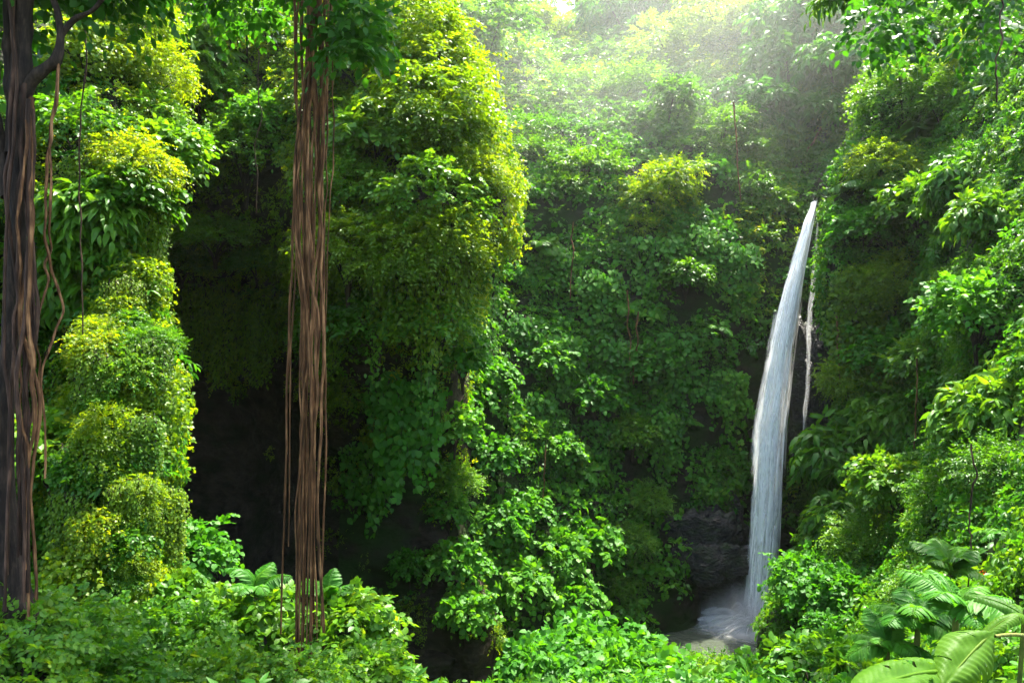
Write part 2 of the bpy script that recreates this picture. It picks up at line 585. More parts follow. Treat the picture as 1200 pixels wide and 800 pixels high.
def cast(px, py, only=None):
    """first terrain hit along a photo line of sight"""
    o = Vector((0, 0, CAMZ))
    d = Vector(P(px, py, 1.0)) - o
    d.normalize()
    best = None
    for k, s in SHEETS.items():
        if only and k not in only:
            continue
        h = s['bvh'].ray_cast(o, d)
        if h[0] is not None and (best is None or h[3] < best[2]):
            n = h[1] if h[1].dot(d) < 0 else -h[1]
            best = (np.array(h[0]), np.array(n), h[3], k)
    return best


def drop(p, far=14.0):
    best = None
    for k, s in SHEETS.items():
        h = s['bvh'].ray_cast(Vector(p), Vector((0, 0, -1)), far)
        if h[0] is not None and (best is None or h[3] < best[1]):
            best = (np.array(h[0]), h[3])
    return best


# ------------------------------------------------------------------ object bookkeeping
def tag(o, label=None, cat=None, group=None, kind=None):
    for k, v in (('label', label), ('category', cat), ('group', group), ('kind', kind)):
        if v:
            o[k] = v
    return o


def link(name, me, parent=None):
    o = bpy.data.objects.new(name, me)
    COL.objects.link(o)
    if parent is not None:
        o.parent = parent
    return o


def thing(name, loc, label, cat, group=None, rz=0.0, sc=1.0, tilt=None):
    o = bpy.data.objects.new(name, None)
    COL.objects.link(o)
    o.empty_display_size = 0.2
    o.location = loc
    o.rotation_euler = (tilt[0], tilt[1], rz) if tilt else (0, 0, rz)
    o.scale = (sc, sc, sc) if np.ndim(sc) == 0 else sc
    return tag(o, label, cat, group)


# ------------------------------------------------------------------ plant meshes (built once, shared)
ME = {}


def put(key, geo, mat, smooth=False):
    ME[key] = geo.mesh(key, mat, smooth)
    return ME[key]


def R_(seed):
    return np.random.default_rng(seed)


# shrubs about 1 m in radius: fine = compound leaves, broad = round leaves, long = drooping strap leaves
def shrub_meshes(kind, seed, mat, leaf, lsize, nspr, npair, slen, droop, spread, zmin=-0.3, flat=0.85, lump=0.45):
    r = R_(seed)
    g = Geo()
    blob_foliage(g, (0, 0, 0.75), (1.0, 1.0, flat), nspr, leaf, lsize, npair, slen, droop, spread, r, zmin, seed, lump)
    for k in range(15):                        # long shoots that break the outline
        q, el = r.uniform(0, 2 * PI), r.uniform(-.1, 1.1)
        dr = np.array([math.cos(q) * math.cos(el), math.sin(q) * math.cos(el), math.sin(el)])
        ln = r.uniform(1.15, 1.62)
        p1 = np.array([0, 0, .7]) + dr * ln * np.array([1, 1, .8]) - [0, 0, r.uniform(.05, .5)]
        c_ = bez(np.array([0, 0, .4]), np.array([0, 0, .7]) + dr * .5, np.array([0, 0, .85]) + dr * ln * .85, p1, 14)
        tube(g, c_[6:], np.linspace(.012, .004, 8), 4, .3)
        m_ = 12
        t_ = np.linspace(.5, 1, m_)
        ps = np.stack([np.interp(t_, np.linspace(0, 1, 14), c_[:, i_]) for i_ in range(3)], -1)
        tn = norm(np.stack([np.interp(t_, np.linspace(0, 1, 14), np.gradient(c_[:, i_])) for i_ in range(3)], -1))
        for s_ in (-1, 1):
            sdv = norm(np.cross(tn, [0, 0, 1.])) * s_
            leaves(g, leaf, ps + r.normal(size=(m_, 3)) * .02, norm(tn * .5 + sdv * .8 + r.normal(size=(m_, 3)) * .25 - [0, 0, .3]), norm(np.array([0, 0, 1.]) + r.normal(size=(m_, 3)) * .35), lsize * r.uniform(.8, 1.25, m_), np.clip(r.uniform(.3, .9) + .15 * r.normal(size=m_), 0, 1))
    a = put(f'{kind}_foliage_{seed}', g, M[mat])
    g = Geo()
    for k in range(7):
        q = r.uniform(0, 2 * PI)
        e = np.array([math.cos(q) * .6, math.sin(q) * .6, r.uniform(.6, 1.1)])
        tube(g, bez(np.zeros(3) + [0, 0, -.5], np.array([0, 0, .2]), e * [.5, .5, .6], e, 7), np.linspace(.045, .012, 7), 5)
    b = put(f'{kind}_stem_{seed}', g, M['bark'])
    return a, b


KINDS = {}
for s_ in range(3):
    KINDS.setdefault('fine', []).append(shrub_meshes('fine', 100 + s_, 'leaf_mid', 'small', .105, 620, 5, .42, .25, .85))
    KINDS.setdefault('gold', []).append(shrub_meshes('gold', 110 + s_, 'leaf_gold', 'small', .098, 860, 5, .40, .45, .8, -0.5))
    KINDS.setdefault('broad', []).append(shrub_meshes('broad', 120 + s_, 'leaf_fresh', 'heart', .135, 540, 3, .36, .35, .75))
    KINDS.setdefault('shade', []).append(shrub_meshes('shade', 130 + s_, 'leaf_fresh', 'heart', .20, 230, 3, .36, .55, .7, -0.35))
    KINDS.setdefault('long', []).append(shrub_meshes('long', 140 + s_, 'leaf_mid', 'strap', .42, 300, 3, .45, .7, .55, -0.4))
    KINDS.setdefault('oval', []).append(shrub_meshes('oval', 150 + s_, 'leaf_mid', 'oval', .20, 330, 4, .46, .4, .7))
    KINDS.setdefault('pinnate', []).append(shrub_meshes('pinnate', 170 + s_, 'leaf_mid', 'oval', .125, 250, 6, .55, .45, .8, -0.3))
    KINDS.setdefault('ivy', []).append(shrub_meshes('ivy', 160 + s_, 'leaf_gold', 'heart', .110, 680, 3, .30, .8, .7, -0.6, 1.0))


# forest trees: several foliage tiers on limbs
def tree_meshes(seed, mat, leaf, lsize, tiers, slen, droop, ns, flat):
    """unit: metres, crown centre at z=0; trunk mesh spans z 0..1 and is stretched to the ground"""
    r = R_(seed)
    g, t = Geo(), Geo()
    for k, (x, y, z, rad) in enumerate(tiers):
        blob_foliage(g, (x, y, z), (rad, rad, rad * flat), int(ns * rad * rad), leaf, lsize, 5, slen, droop, .85, r, -0.45 if flat > .4 else -0.25, seed + k, 0.5, 1.2)
        tube(t, bez(np.array([0, 0, -3.2]), np.array([0, 0, -1.5]), np.array([x * .6, y * .6, z - 1.4]), np.array([x, y, z]), 8), np.linspace(.14, .035, 8), 6)
    return put(f'crown_{seed}', g, M[mat]), put(f'limb_{seed}', t, M['bark'])


def tiers(seed, n, R, H, flat):
    r = R_(seed)
    out = []
    for k in range(n):
        a = r.uniform(0, 2 * PI)
        q = R * math.sqrt(r.uniform(0.05, 1))
        out.append((q * math.cos(a), q * math.sin(a) * .8, r.uniform(-H, H) - 0.25 * q * q / max(R, .1), r.uniform(.75, 1.25) * R * .52))
    return out


TREES = {}
for s_ in range(3):
    TREES.setdefault('layered', []).append(tree_meshes(200 + s_, 'leaf_mid', 'small', .24, tiers(200 + s_, 9, 3.4, 1.3, .3), .85, .15, 46, .26))
    TREES.setdefault('round', []).append(tree_meshes(210 + s_, 'leaf_mid', 'oval', .30, tiers(210 + s_, 11, 2.6, 2.2, .8), .75, .4, 52, .8))
    TREES.setdefault('pale', []).append(tree_meshes(220 + s_, 'leaf_gold', 'small', .27, tiers(220 + s_, 10, 2.8, 2.0, .7), .8, .35, 60, .65))
    TREES.setdefault('droop', []).append(tree_meshes(230 + s_, 'leaf_deep', 'strap', .55, tiers(230 + s_, 9, 2.6, 2.2, .8), .8, .8, 42, .8))
gtr = Geo()
rt = R_(5)
tube(gtr, np.stack([0.05 * np.sin(np.linspace(0, 5, 9)), .05 * np.cos(np.linspace(0, 4, 9)), np.linspace(0, 1, 9)], -1), np.linspace(.2, .13, 9), 8)
put('tree_trunk', gtr, M['bark'])
ME['pale_trunk'] = ME['tree_trunk'].copy()
ME['pale_trunk'].materials.clear()
ME['pale_trunk'].materials.append(M['pale_bark'])


# climbing vine curtain 1 m wide, 1 m tall before scaling: hangs down local -Z, faces local -Y
def curtain_mesh(key, seed, mat, leaf, lsize, w, h, n, bulge, gap=.16, tail=.35):
    r = R_(seed)
    g, st = Geo(), Geo()
    for k in range(n):
        x0 = r.uniform(-w / 2, w / 2)
        edge = 1 - abs(2 * x0 / w) ** 2.5
        hh = h * (0.35 + 0.65 * edge * r.uniform(1 - tail, 1))
        top = h * .12 * edge * r.uniform(0, 1)
        m = max(3, int((hh + top) / gap))
        z = top - np.linspace(0, hh + top, m)
        q = np.stack([x0 + .10 * w * vnoise(np.stack([z * .5, z * 0 + k * 3.7, z * 0], -1), seed) + r.normal() * .02,
                      -bulge * edge * (0.6 + 0.6 * fbm(np.stack([z * .55 + 5, np.full(m, x0 * .8), z * 0], -1), 3, seed)) + r.normal(size=m) * .08 * (1 + bulge),
                      z], -1)
        if k % 3 == 0:
            tube(st, q, np.linspace(.022, .008, m), 4)
        for rep in range(2):
            ax = norm(np.stack([r.normal(size=m) * .55, -0.35 - .4 * r.random(m), -0.55 - .5 * r.random(m)], -1))
            nr = norm(np.stack([r.normal(size=m) * .55, -0.5 + .4 * r.normal(size=m), 0.85 + .4 * r.normal(size=m)], -1))
            tb = np.clip(r.uniform(.15, .85) + .18 * r.normal(size=m), 0, 1)
            leaves(g, leaf, q + r.normal(size=(m, 3)) * [.10, .12, .08], ax, nr, lsize * r.uniform(.45, 1.3, m), tb)
    return put(key + '_foliage', g, M[mat]), put(key + '_stem', st, M['bark'])


CURT = {}
for s_ in range(3):
    CURT.setdefault('heart', []).append(curtain_mesh(f'heart_vine_{s_}', 300 + s_, 'leaf_fresh', 'heart', .27, 3.0, 4.2, 34, 1.0, .20, .75))
    CURT.setdefault('ivy', []).append(curtain_mesh(f'ivy_vine_{s_}', 310 + s_, 'leaf_gold', 'heart', .125, 1.5, 3.6, 70, .45, .085))
    CURT.setdefault('fine', []).append(curtain_mesh(f'fine_vine_{s_}', 320 + s_, 'leaf_gold', 'small', .17, 1.8, 3.6, 60, .5, .11, .7))
    CURT.setdefault('string', []).append(curtain_mesh(f'string_vine_{s_}', 330 + s_, 'leaf_mid', 'oval', .14, .5, 4.2, 5, .12, .13, .6))


# fern frond: arching midrib with paired leaflets; base at origin, grows to +Y
def frond_mesh(key, seed, mat, L=1.0, n=26, wid=.30, arch=.55, lw='lance', rise=.5):
    r = R_(seed)
    g = Geo()
    t = np.linspace(0, 1, 16)
    mid = np.stack([0 * t, t * L * .9, L * (rise * t - arch * 1.5 * t ** 2.2)], -1)
    tube(g, mid, np.linspace(.014, .004, 16) * (.6 + .4 * L), 5, .8)
    tt = np.linspace(.12, .99, n)
    pos = np.stack([np.interp(tt, t, mid[:, k]) for k in range(3)], -1)
    tan = norm(np.stack([np.interp(tt, t, np.gradient(mid, axis=0)[:, k]) for k in range(3)], -1))
    up = norm(np.cross(np.array([1., 0, 0]), tan))
    prof = np.sin(np.clip((tt * .93 + .07), 0, 1) ** .8 * PI) ** .6
    tb = r.uniform(.35, .7)
    for s in (-1, 1):
        ax = norm(np.array([s, 0, 0]) * 1.0 + tan * .55 - up * .25 + r.normal(size=(n, 3)) * .06)
        leaves(g, lw, pos, ax, norm(up + r.normal(size=(n, 3)) * .12), wid * L * (prof * 1.05 + .1), np.clip(tb + r.normal(size=n) * .1, 0, 1))
    return put(key, g, M[mat])


FROND = [frond_mesh(f'frond_{k}', 400 + k, 'leaf_fresh', 1.0, 24, .30, .42 + .1 * k, 'lance', .55 + .1 * k) for k in range(3)]
PALM = [frond_mesh(f'palm_frond_{k}', 410 + k, 'leaf_mid', 1.0, 34, .42, .45 + .12 * k, 'lance', .7) for k in range(3)]


# big undivided leaf (banana, elephant ear): base at origin, to +Y, ribs modelled, edges torn
def big_leaf_mesh(key, seed, L, W, mat='leaf_big', shape='banana', arch=.3, tears=5, fold=.18):
    r = R_(seed)
    nu, nv = 21, 64
    t = np.linspace(0, 1, nv)
    if shape == 'banana':
        half = W / 2 * np.minimum(1, (t / .12) ** .6) * np.sqrt(np.clip(1 - (np.clip(t - .45, 0, 1) / .55) ** 2.6, 0, 1))
    else:
        half = W / 2 * np.sin(np.clip(t * .98 + .02, 0, 1) ** .62 * PI) ** .8
    mid = np.stack([.04 * L * np.sin(t * 2.4 + seed), t * L * (1 - .12 * arch), L * (.12 * t - arch * t ** 2)], -1)
    u = np.linspace(-1, 1, nu)
    U, T = np.meshgrid(u, t)
    sweep = .22 * W * np.abs(U) ** 1.3 * (1 - T)
    rib = .017 * L * np.sin((T + .16 * np.abs(U)) * 2 * PI * 15) * np.abs(U) * (1 - .5 * np.abs(U))
    wav = .045 * L * fbm(np.stack([U * 1.2, T * 3.5, U * 0 + seed], -1), 3, seed)
    V = np.empty((nv, nu, 3))
    V[..., 0] = mid[:, None, 0] + U * half[:, None]
    V[..., 1] = mid[:, None, 1] + sweep
    V[..., 2] = mid[:, None, 2] + fold * W * (np.abs(U) - .9 * np.abs(U) ** 2.2) - .30 * W * np.abs(U) ** 2.4 * (half / (W / 2))[:, None] + rib + wav
    keep = np.ones((nv - 1, nu - 1), dtype=bool)
    for k in range(tears):
        ti = int(r.uniform(.15, .92) * nv)
        sgn = r.choice([-1, 1])
        dep = r.uniform(.35, .8)
        wdt = 1 if r.random() < .6 else 2
        for jj in range(nu - 1):
            uu = (u[jj] + u[jj + 1]) / 2
            if uu * sgn > 1 - dep:
                a0 = ti + int(0 * abs(uu))
                keep[max(0, min(nv - 2, a0)):max(0, min(nv - 1, a0 + wdt)), jj] = False
    i, j = np.meshgrid(np.arange(nv - 1), np.arange(nu - 1), indexing='ij')
    q = np.stack([i * nu + j, i * nu + j + 1, (i + 1) * nu + j + 1, (i + 1) * nu + j], -1)[keep]
    tint = np.clip(.45 + .25 * fbm(np.stack([U * 2, T * 6, U * 0], -1), 3, seed + 3) + .25 * (np.abs(U) < .06) + .10 * np.sin((T + .16 * np.abs(U)) * 2 * PI * 15), 0, 1)
    g = Geo()
    g.add(V.reshape(-1, 3), [q], tint.ravel())
    g.add(*_rib(mid, L))
    return put(key, g, M[mat], True)


def _rib(mid, L):
    gg = Geo()
    tube(gg, mid[::3] - [0, 0, .004 * L], np.linspace(.016, .003, len(mid[::3])) * L, 6, .95)
    return np.concatenate(gg.V), [np.concatenate(f) for f in gg.F.values()], .95


BANANA = [big_leaf_mesh(f'banana_leaf_{k}', 500 + k, 1.0, .34, 'leaf_big', 'banana', .35 + .15 * k, 6) for k in range(3)]
EAR = [big_leaf_mesh(f'ear_leaf_{k}', 510 + k, 1.0, .62, 'leaf_fresh', 'ear', .35 + .1 * k, 0) for k in range(3)]


# hanging aerial root: strand from z=0 down to z=-1 is stretched when built
def root_geo(g, top, bot, r0, r1, r, sway=.06, n=70, sides=7, join=None):
    t = np.linspace(0, 1, n)
    s = r.integers(0, 9999)
    p = top + (bot - top) * t[:, None]
    w = sway * np.sin(np.clip(t * 1.15, 0, 1) * PI * .9 + .1)
    p = p + np.stack([w * vnoise(np.stack([t * 5, t * 0 + s, t * 0], -1), 1) + .3 * w * vnoise(np.stack([t * 22, t * 0 + s, t * 0], -1), 2),
                      w * vnoise(np.stack([t * 5, t * 0 + s + 50, t * 0], -1), 1), t * 0], -1)
    rad = (r0 + (r1 - r0) * t) * (1 + .22 * vnoise(np.stack([t * 28, t * 0 + s, t * 0], -1), 3))
    tube(g, p, rad, sides)
    return p
# ------------------------------------------------------------------ ground cover: what nobody could count
SRC = {}


def clump_src(key, meshes):
    c_ = bpy.data.collections.new('clumps_' + key)
    for k, m in enumerate(meshes):
        o = bpy.data.objects.new(f'clump_{key}_{k}', m)
        c_.objects.link(o)
    SRC[key] = c_


def clump(key, seed, mat, leaf, lsize, n, npair, slen, droop, spread, flat=.6):
    r = R_(seed)
    g = Geo()
    blob_foliage(g, (0, 0, 0), (.75, .75, .75 * flat), n, leaf, lsize, npair, slen, droop, spread, r, -0.15, seed, .5, .9)
    return put(f'{key}_clump_{seed}', g, M[mat])


clump_src('far', [clump('far', 600 + k, 'leaf_mid', 'small' if k % 2 else 'oval', .17, 34, 4, .5, .4, .8) for k in range(4)] + [clump('far', 604, 'leaf_gold', 'small', .17, 34, 4, .5, .4, .8)])
clump_src('gorge', [clump('gorge', 610 + k, 'leaf_fresh', 'heart', .22, 22, 3, .45, .6, .7, .5) for k in range(3)] + [clump('gorge', 613, 'leaf_deep', 'oval', .22, 26, 3, .45, .5, .7, .5), clump('gorge', 614, 'leaf_mid', 'small', .17, 34, 4, .4, .3, .8, .5)])
clump_src('gold', [clump('gold', 620 + k, 'leaf_gold', 'small', .15, 44, 4, .42, .5, .8) for k in range(3)] + [clump('gold', 623, 'leaf_mid', 'oval', .18, 30, 3, .45, .6, .7)])
clump_src('bank', [clump('bank', 630 + k, 'leaf_gold', 'heart' if k % 2 else 'oval', .15, 36, 3, .4, .7, .7) for k in range(3)] + [clump('bank', 633, 'leaf_deep', 'lance', .34, 26, 3, .45, .6, .6)])
clump_src('slope', [clump('slope', 640, 'leaf_mid', 'oval', .17, 36, 3, .42, .5, .7), clump('slope', 641, 'leaf_mid', 'strap', .33, 24, 3, .45, .7, .6), clump('slope', 642, 'leaf_fresh', 'heart', .15, 34, 3, .4, .5, .7), clump('slope', 643, 'leaf_mid', 'small', .14, 42, 4, .4, .4, .8), clump('slope', 644, 'leaf_deep', 'lance', .30, 30, 3, .45, .6, .6)])


def scatter_tree(src):
    ng = bpy.data.node_groups.new('scatter_' + src.name, 'GeometryNodeTree')
    ng.interface.new_socket('Geometry', in_out='INPUT', socket_type='NodeSocketGeometry')
    ng.interface.new_socket('Geometry', in_out='OUTPUT', socket_type='NodeSocketGeometry')
    N, L = ng.nodes, ng.links
    gi, go_ = N.new('NodeGroupInput'), N.new('NodeGroupOutput')
    ci = N.new('GeometryNodeCollectionInfo')
    ci.inputs['Collection'].default_value = src
    ci.inputs['Separate Children'].default_value = True
    ci.inputs['Reset Children'].default_value = True
    ip = N.new('GeometryNodeInstanceOnPoints')
    ip.inputs['Pick Instance'].default_value = True

    def na(name, typ):
        a = N.new('GeometryNodeInputNamedAttribute')
        a.data_type = typ
        a.inputs['Name'].default_value = name
        return a.outputs['Attribute']

    e = N.new('FunctionNodeEulerToRotation')
    L.new(na('rot', 'FLOAT_VECTOR'), e.inputs[0])
    L.new(e.outputs[0], ip.inputs['Rotation'])
    L.new(na('scl', 'FLOAT'), ip.inputs['Scale'])
    L.new(na('idx', 'INT'), ip.inputs['Instance Index'])
    L.new(gi.outputs[0], ip.inputs['Points'])
    L.new(ci.outputs[0], ip.inputs['Instance'])
    L.new(ip.outputs[0], go_.inputs[0])
    return ng


def cover(name, sheet_name, src, spacing, size, dens, seed, label, out=.15, nsrc=5, weights=None, view_only=True):
    """leaf clumps rooted in a terrain sheet; dens(px,py,p,n) gives the share kept"""
    s = SHEETS[sheet_name]
    G, N = s['G'], s['N']
    r = R_(seed)
    a = G[:-1, :-1]
    area = np.linalg.norm(np.cross(G[:-1, 1:] - a, G[1:, :-1] - a), axis=-1)
    cnt = r.poisson(area / spacing ** 2)
    ii, jj = np.nonzero(cnt)
    rep = cnt[ii, jj]
    ii, jj = np.repeat(ii, rep), np.repeat(jj, rep)
    u, v = r.random(len(ii))[:, None], r.random(len(ii))[:, None]
    p = (G[ii, jj] * (1 - u) + G[ii, jj + 1] * u) * (1 - v) + (G[ii + 1, jj] * (1 - u) + G[ii + 1, jj + 1] * u) * v
    n = N[ii, jj]
    px, py = pix(p)
    k = r.random(len(p)) < dens(px, py, p, n)
    if view_only:
        k &= (px > -260) & (px < 1460) & (py > -420) & (py < 900) & (p[:, 1] > 1)
    p, n = p[k], n[k]
    m = len(p)
    up = norm(n * .9 + np.array([0, 0, .75]))
    rx = np.empty((m, 3))
    yaw = r.uniform(0, 2 * PI, m)
    for q in range(m):
        rx[q] = (Vector((0, 0, 1)).rotation_difference(Vector(up[q])).to_matrix() @ Matrix.Rotation(yaw[q], 3, 'Z')).to_euler()
    me = bpy.data.meshes.new(name)
    me.vertices.add(m)
    me.vertices.foreach_set('co', (p + n * out).astype(np.float32).ravel())
    me.attributes.new('rot', 'FLOAT_VECTOR', 'POINT').data.foreach_set('vector', rx.astype(np.float32).ravel())
    me.attributes.new('scl', 'FLOAT', 'POINT').data.foreach_set('value', (size * r.uniform(.6, 1.35, m)).astype(np.float32))
    me.attributes.new('idx', 'INT', 'POINT').data.foreach_set('value', r.choice(nsrc, m, p=weights).astype(np.int32))
    o = link(name, me)
    md = o.modifiers.new('scatter', 'NODES')
    md.node_group = scatter_tree(SRC[src])
    tag(o, label, 'foliage', kind='stuff')
    return o


def sm(x, a, b):
    t = np.clip((x - a) / (b - a), 0, 1)
    return t * t * (3 - 2 * t)


def patchy(p, wl, lo, hi, seed):
    return sm(fbm(p / wl, 3, seed), lo, hi)


def d_hill(px, py, p, n):
    return .30 + .70 * patchy(p, 4.0, -.35, .15, 61)


def d_gorge(px, py, p, n):
    d = .06 + .95 * patchy(p, 2.6, -.10, .25, 62)
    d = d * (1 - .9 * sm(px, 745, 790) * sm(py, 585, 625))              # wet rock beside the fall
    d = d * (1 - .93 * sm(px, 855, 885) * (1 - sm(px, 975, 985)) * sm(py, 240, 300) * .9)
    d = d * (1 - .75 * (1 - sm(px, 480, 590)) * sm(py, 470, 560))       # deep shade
    return d * (1 - sm(py, 770, 800) * .8)


def d_over(px, py, p, n):
    d = .15 + .9 * patchy(p, 2.2, -.35, .12, 63)
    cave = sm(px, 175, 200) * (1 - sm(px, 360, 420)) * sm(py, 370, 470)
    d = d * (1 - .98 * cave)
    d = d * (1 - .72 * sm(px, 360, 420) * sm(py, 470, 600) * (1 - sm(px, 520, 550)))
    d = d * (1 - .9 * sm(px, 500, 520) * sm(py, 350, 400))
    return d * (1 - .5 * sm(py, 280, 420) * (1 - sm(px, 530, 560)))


def d_bank(px, py, p, n):
    return .25 + .8 * patchy(p, 1.6, -.4, .05, 64)


def d_slope(px, py, p, n):
    d = .2 + .85 * patchy(p, 2.0, -.38, .1, 65)
    return d * (1 - .55 * sm(px, 1090, 1200) * sm(py, 180, 300) * (1 - sm(py, 640, 720)) * patchy(p, 2.5, -.1, .25, 66))


cover('hillside_foliage', 'hillside', 'far', .95, 1.35, d_hill, 71, 'dense hazy jungle growth covering the misty hillside behind the gorge', .3)
cover('gorge_foliage', 'gorge_cliff', 'gorge', .62, .92, d_gorge, 72, 'round leaved climbing growth covering the shaded rock face left of the waterfall', .12, weights=[.26, .26, .22, .13, .13])
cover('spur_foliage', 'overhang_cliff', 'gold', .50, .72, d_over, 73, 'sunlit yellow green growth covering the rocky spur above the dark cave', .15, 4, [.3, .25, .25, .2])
cover('bank_foliage', 'left_bank', 'bank', .36, .50, d_bank, 74, 'tangle of small leaves covering the bank behind the dark fig tree', .1, 4, [.27, .27, .26, .2])
cover('slope_foliage', 'right_slope', 'slope', .48, .66, d_slope, 75, 'mixed bright green growth covering the steep slope right of the waterfall', .12)


def d_near(px, py, p, n):
    pool = np.exp(-(((p[:, 0] - 10.5) / 7.) ** 2 + ((p[:, 1] - 39.5) / 6.5) ** 2) ** 2)
    return (.35 + .6 * patchy(p, 1.8, -.4, .1, 67)) * (1 - pool) * (1 - .6 * sm(p[:, 1], 26, 31) * (1 - sm(p[:, 0], 1, 4))) * (p[:, 1] > 3.5) * (p[:, 1] < 48)


cover('ground_foliage', 'ground', 'slope', .55, .55, d_near, 76, 'low green undergrowth carpeting the ground of the gorge', .1)
# ------------------------------------------------------------------ plants one can point to
CNT = {}


def pick(L):
    k = id(L)
    CNT[k] = CNT.get(k, -1) + 1
    return L[CNT[k] % len(L)]


def shrub(kind, px, py, r, label, cat='shrub', group='shrubs on the gorge sides', name='leafy_shrub', only=None, out=.35, sq=1.0):
    h = cast(px, py, only)
    if h is None:
        return print('MISS', label)
    p, n = h[0], h[1]
    n = norm(n * [1, 1, .5])
    loc = p + n * (out * r) - np.array([0, 0, .7 * r])
    f, s = pick(KINDS[kind])
    t = thing(name, loc, label, cat, group, random.uniform(0, 6.28), (r, r, r * sq))
    link('foliage', f, t)
    link('stem', s, t)
    return t


def at_depth(kind, px, py, d, r, label, cat='shrub', group='shrubs in the foreground', name='leafy_shrub', sq=1.0):
    """a shrub whose leafy head is seen at px,py at depth d, rooted in the ground straight below"""
    C = P(px, py, d)
    f, s = pick(KINDS[kind])
    h = drop(C, 16)
    t = thing(name, C - [0, 0, .75 * r * sq], label, cat, group, random.uniform(0, 6.28), (r, r, r * sq))
    link('foliage', f, t)
    st = link('stem', s, t)
    if h is not None:
        need = (C[2] - .75 * r * sq) - h[0][2] + .3
        if need > .5 * r:
            g_ = Geo()
            for k in range(4):
                a = random.uniform(0, 6.28)
                tube(g_, bez(np.array([.15 * math.cos(a), .15 * math.sin(a), -need / (r * sq)]), np.array([0, 0, -need * .6 / (r * sq)]), np.array([0, 0, -.3]), np.array([.3 * math.cos(a), .3 * math.sin(a), .4]), 8), np.linspace(.05, .03, 8), 6)
            bpy.data.objects.remove(st)
            link('stem', g_.mesh('tall_stem', M['bark']), t)
    return t


def tree(kind, px, py, s, label, group='trees on the misty hillside', only=None, inset=1.4, pale=False, name='jungle_tree', d=None):
    h = cast(px, py, only)
    if h is None and d is None:
        return print('MISS', label)
    dd = (h[0][1] if d is None else d) - (inset * s if d is None else 0)
    C = P(px, py, dd)
    g_ = drop(C, 30)
    z0 = g_[0][2] - .3 if g_ else C[2] - 7
    cr, lm = pick(TREES[kind])
    t = thing(name, (C[0], C[1], z0), label, 'tree', group, random.uniform(0, 6.28), s)
    hc = (C[2] - z0) / s
    c_ = link('crown', cr, t)
    c_.location = (0, 0, hc)
    l_ = link('limb', lm, c_)
    k_ = link('trunk', ME['pale_trunk' if pale else 'tree_trunk'], t)
    k_.scale = (1, 1, max(.4, hc - 2.6))
    return t


def curtain(kind, px, py, s, label, group='vines draping the gorge', only=None, out=.25, name='climbing_vine', sx=1.0, face=None):
    h = cast(px, py, only)
    if h is None:
        return print('MISS', label)
    p, n = h[0], h[1]
    nh = norm(np.array([n[0], n[1], 0])) * .6 + norm(np.array([-p[0], -p[1], 0])) * .4
    a = math.atan2(nh[0], -nh[1]) if face is None else face
    t = thing(name, p + n * out, label, 'vine', group, a, (s * sx, s, s))
    f, st = pick(CURT[kind])
    link('foliage', f, t)
    link('stem', st, t)
    return t


def rosette(meshes, px, py, r, nf, label, cat, name, part, group=None, d=None, lift=25, only=None, lean=.35, seed=0, z0=0.1):
    rr = R_(9000 + int(px * 7 + py))
    if d is None:
        h = cast(px, py, only)
        if h is None:
            return print('MISS', label)
        p, n = h[0] + h[1] * .12, h[1]
    else:
        p, n = P(px, py, d), np.array([0, -.4, .9])
    ax = norm(np.array([0, 0, 1]) + lean * n)
    e = Vector((0, 0, 1)).rotation_difference(Vector(ax)).to_euler()
    t = thing(name, p, label, cat, group)
    t.rotation_euler = e
    for k in range(nf):
        o = link(part, meshes[k % len(meshes)], t)
        o.rotation_euler = (math.radians(lift + rr.uniform(-18, 22)), rr.uniform(-.2, .2), 2 * PI * k / nf + rr.uniform(-.3, .3))
        q = r * rr.uniform(.75, 1.15)
        o.scale = (q, q, q)
        o.location = (0, 0, z0 * r)
    gap = .25 * r
    if d is not None:
        q_ = drop(p, 8)
        gap = (p[2] - q_[0][2] + .15) if q_ else 1.0
    g_ = Geo()
    tube(g_, np.array([[0, 0, -gap], [0, 0, 0], [0, 0, z0 * r + .05]]), np.array([.05, .045, .03]) * max(r, .4), 6)
    link('stem', g_.mesh(name + '_stem', M['stem']), t)
    return t


# ---- misty hillside trees, top to bottom
HG = 'trees on the misty hillside'
H_ = ['hillside']
tree('layered', 712, 108, 1.35, 'broad flat-topped tree glowing palest in the sunlit mist, right of the sky gap', HG, H_)
tree('layered', 655, 168, 1.25, 'wide tiered tree directly below the palest flat-topped tree', HG, H_)
tree('round', 560, 60, 1.3, 'tall dim tree above the golden spur, left of the sky gap', HG, H_, pale=True)
tree('round', 572, 20, .9, 'slender dim tree touching the left edge of the sky gap', HG, H_)
tree('pale', 648, 38, .95, 'tree with bare pale forked limbs standing in the sky gap', HG, d=76, pale=True)
tree('round', 612, 18, 1.0, 'leafy crest tree right behind the sky gap', HG, d=80)
tree('round', 700, 22, 1.35, 'dark hazy tree on the crest just right of the sky gap', HG, d=76)
tree('droop', 745, 30, 1.3, 'drooping hazy tree on the crest above the palest flat-topped tree', HG, H_)
tree('pale', 800, 70, 1.2, 'tall pale green tree wrapped in creepers at the centre of the misty hillside', HG, H_)
tree('round', 775, 150, 1.0, 'rounded creeper-covered tree under the tall pale creeper tree', HG, H_)
tree('round', 735, 160, .8, 'small rounded tree squeezed between the tiered tree and the rounded creeper tree', HG, H_)
tree('pale', 860, 40, 1.25, 'light green tree near the top edge, right of the tall creeper tree', HG, H_)
tree('droop', 925, 60, 1.25, 'drooping greyish-leaved tree high above the waterfall', HG, H_)
tree('round', 985, 25, 1.3, 'shadowy tree in the highest corner between hillside and right slope', HG, H_)
tree('droop', 900, 120, 1.1, 'drooping tree above the waterfall lip, below the greyish-leaved tree', HG, H_)
tree('droop', 985, 110, 1.05, 'dark tree tucked behind the sunlit crest of the right slope', HG, H_)
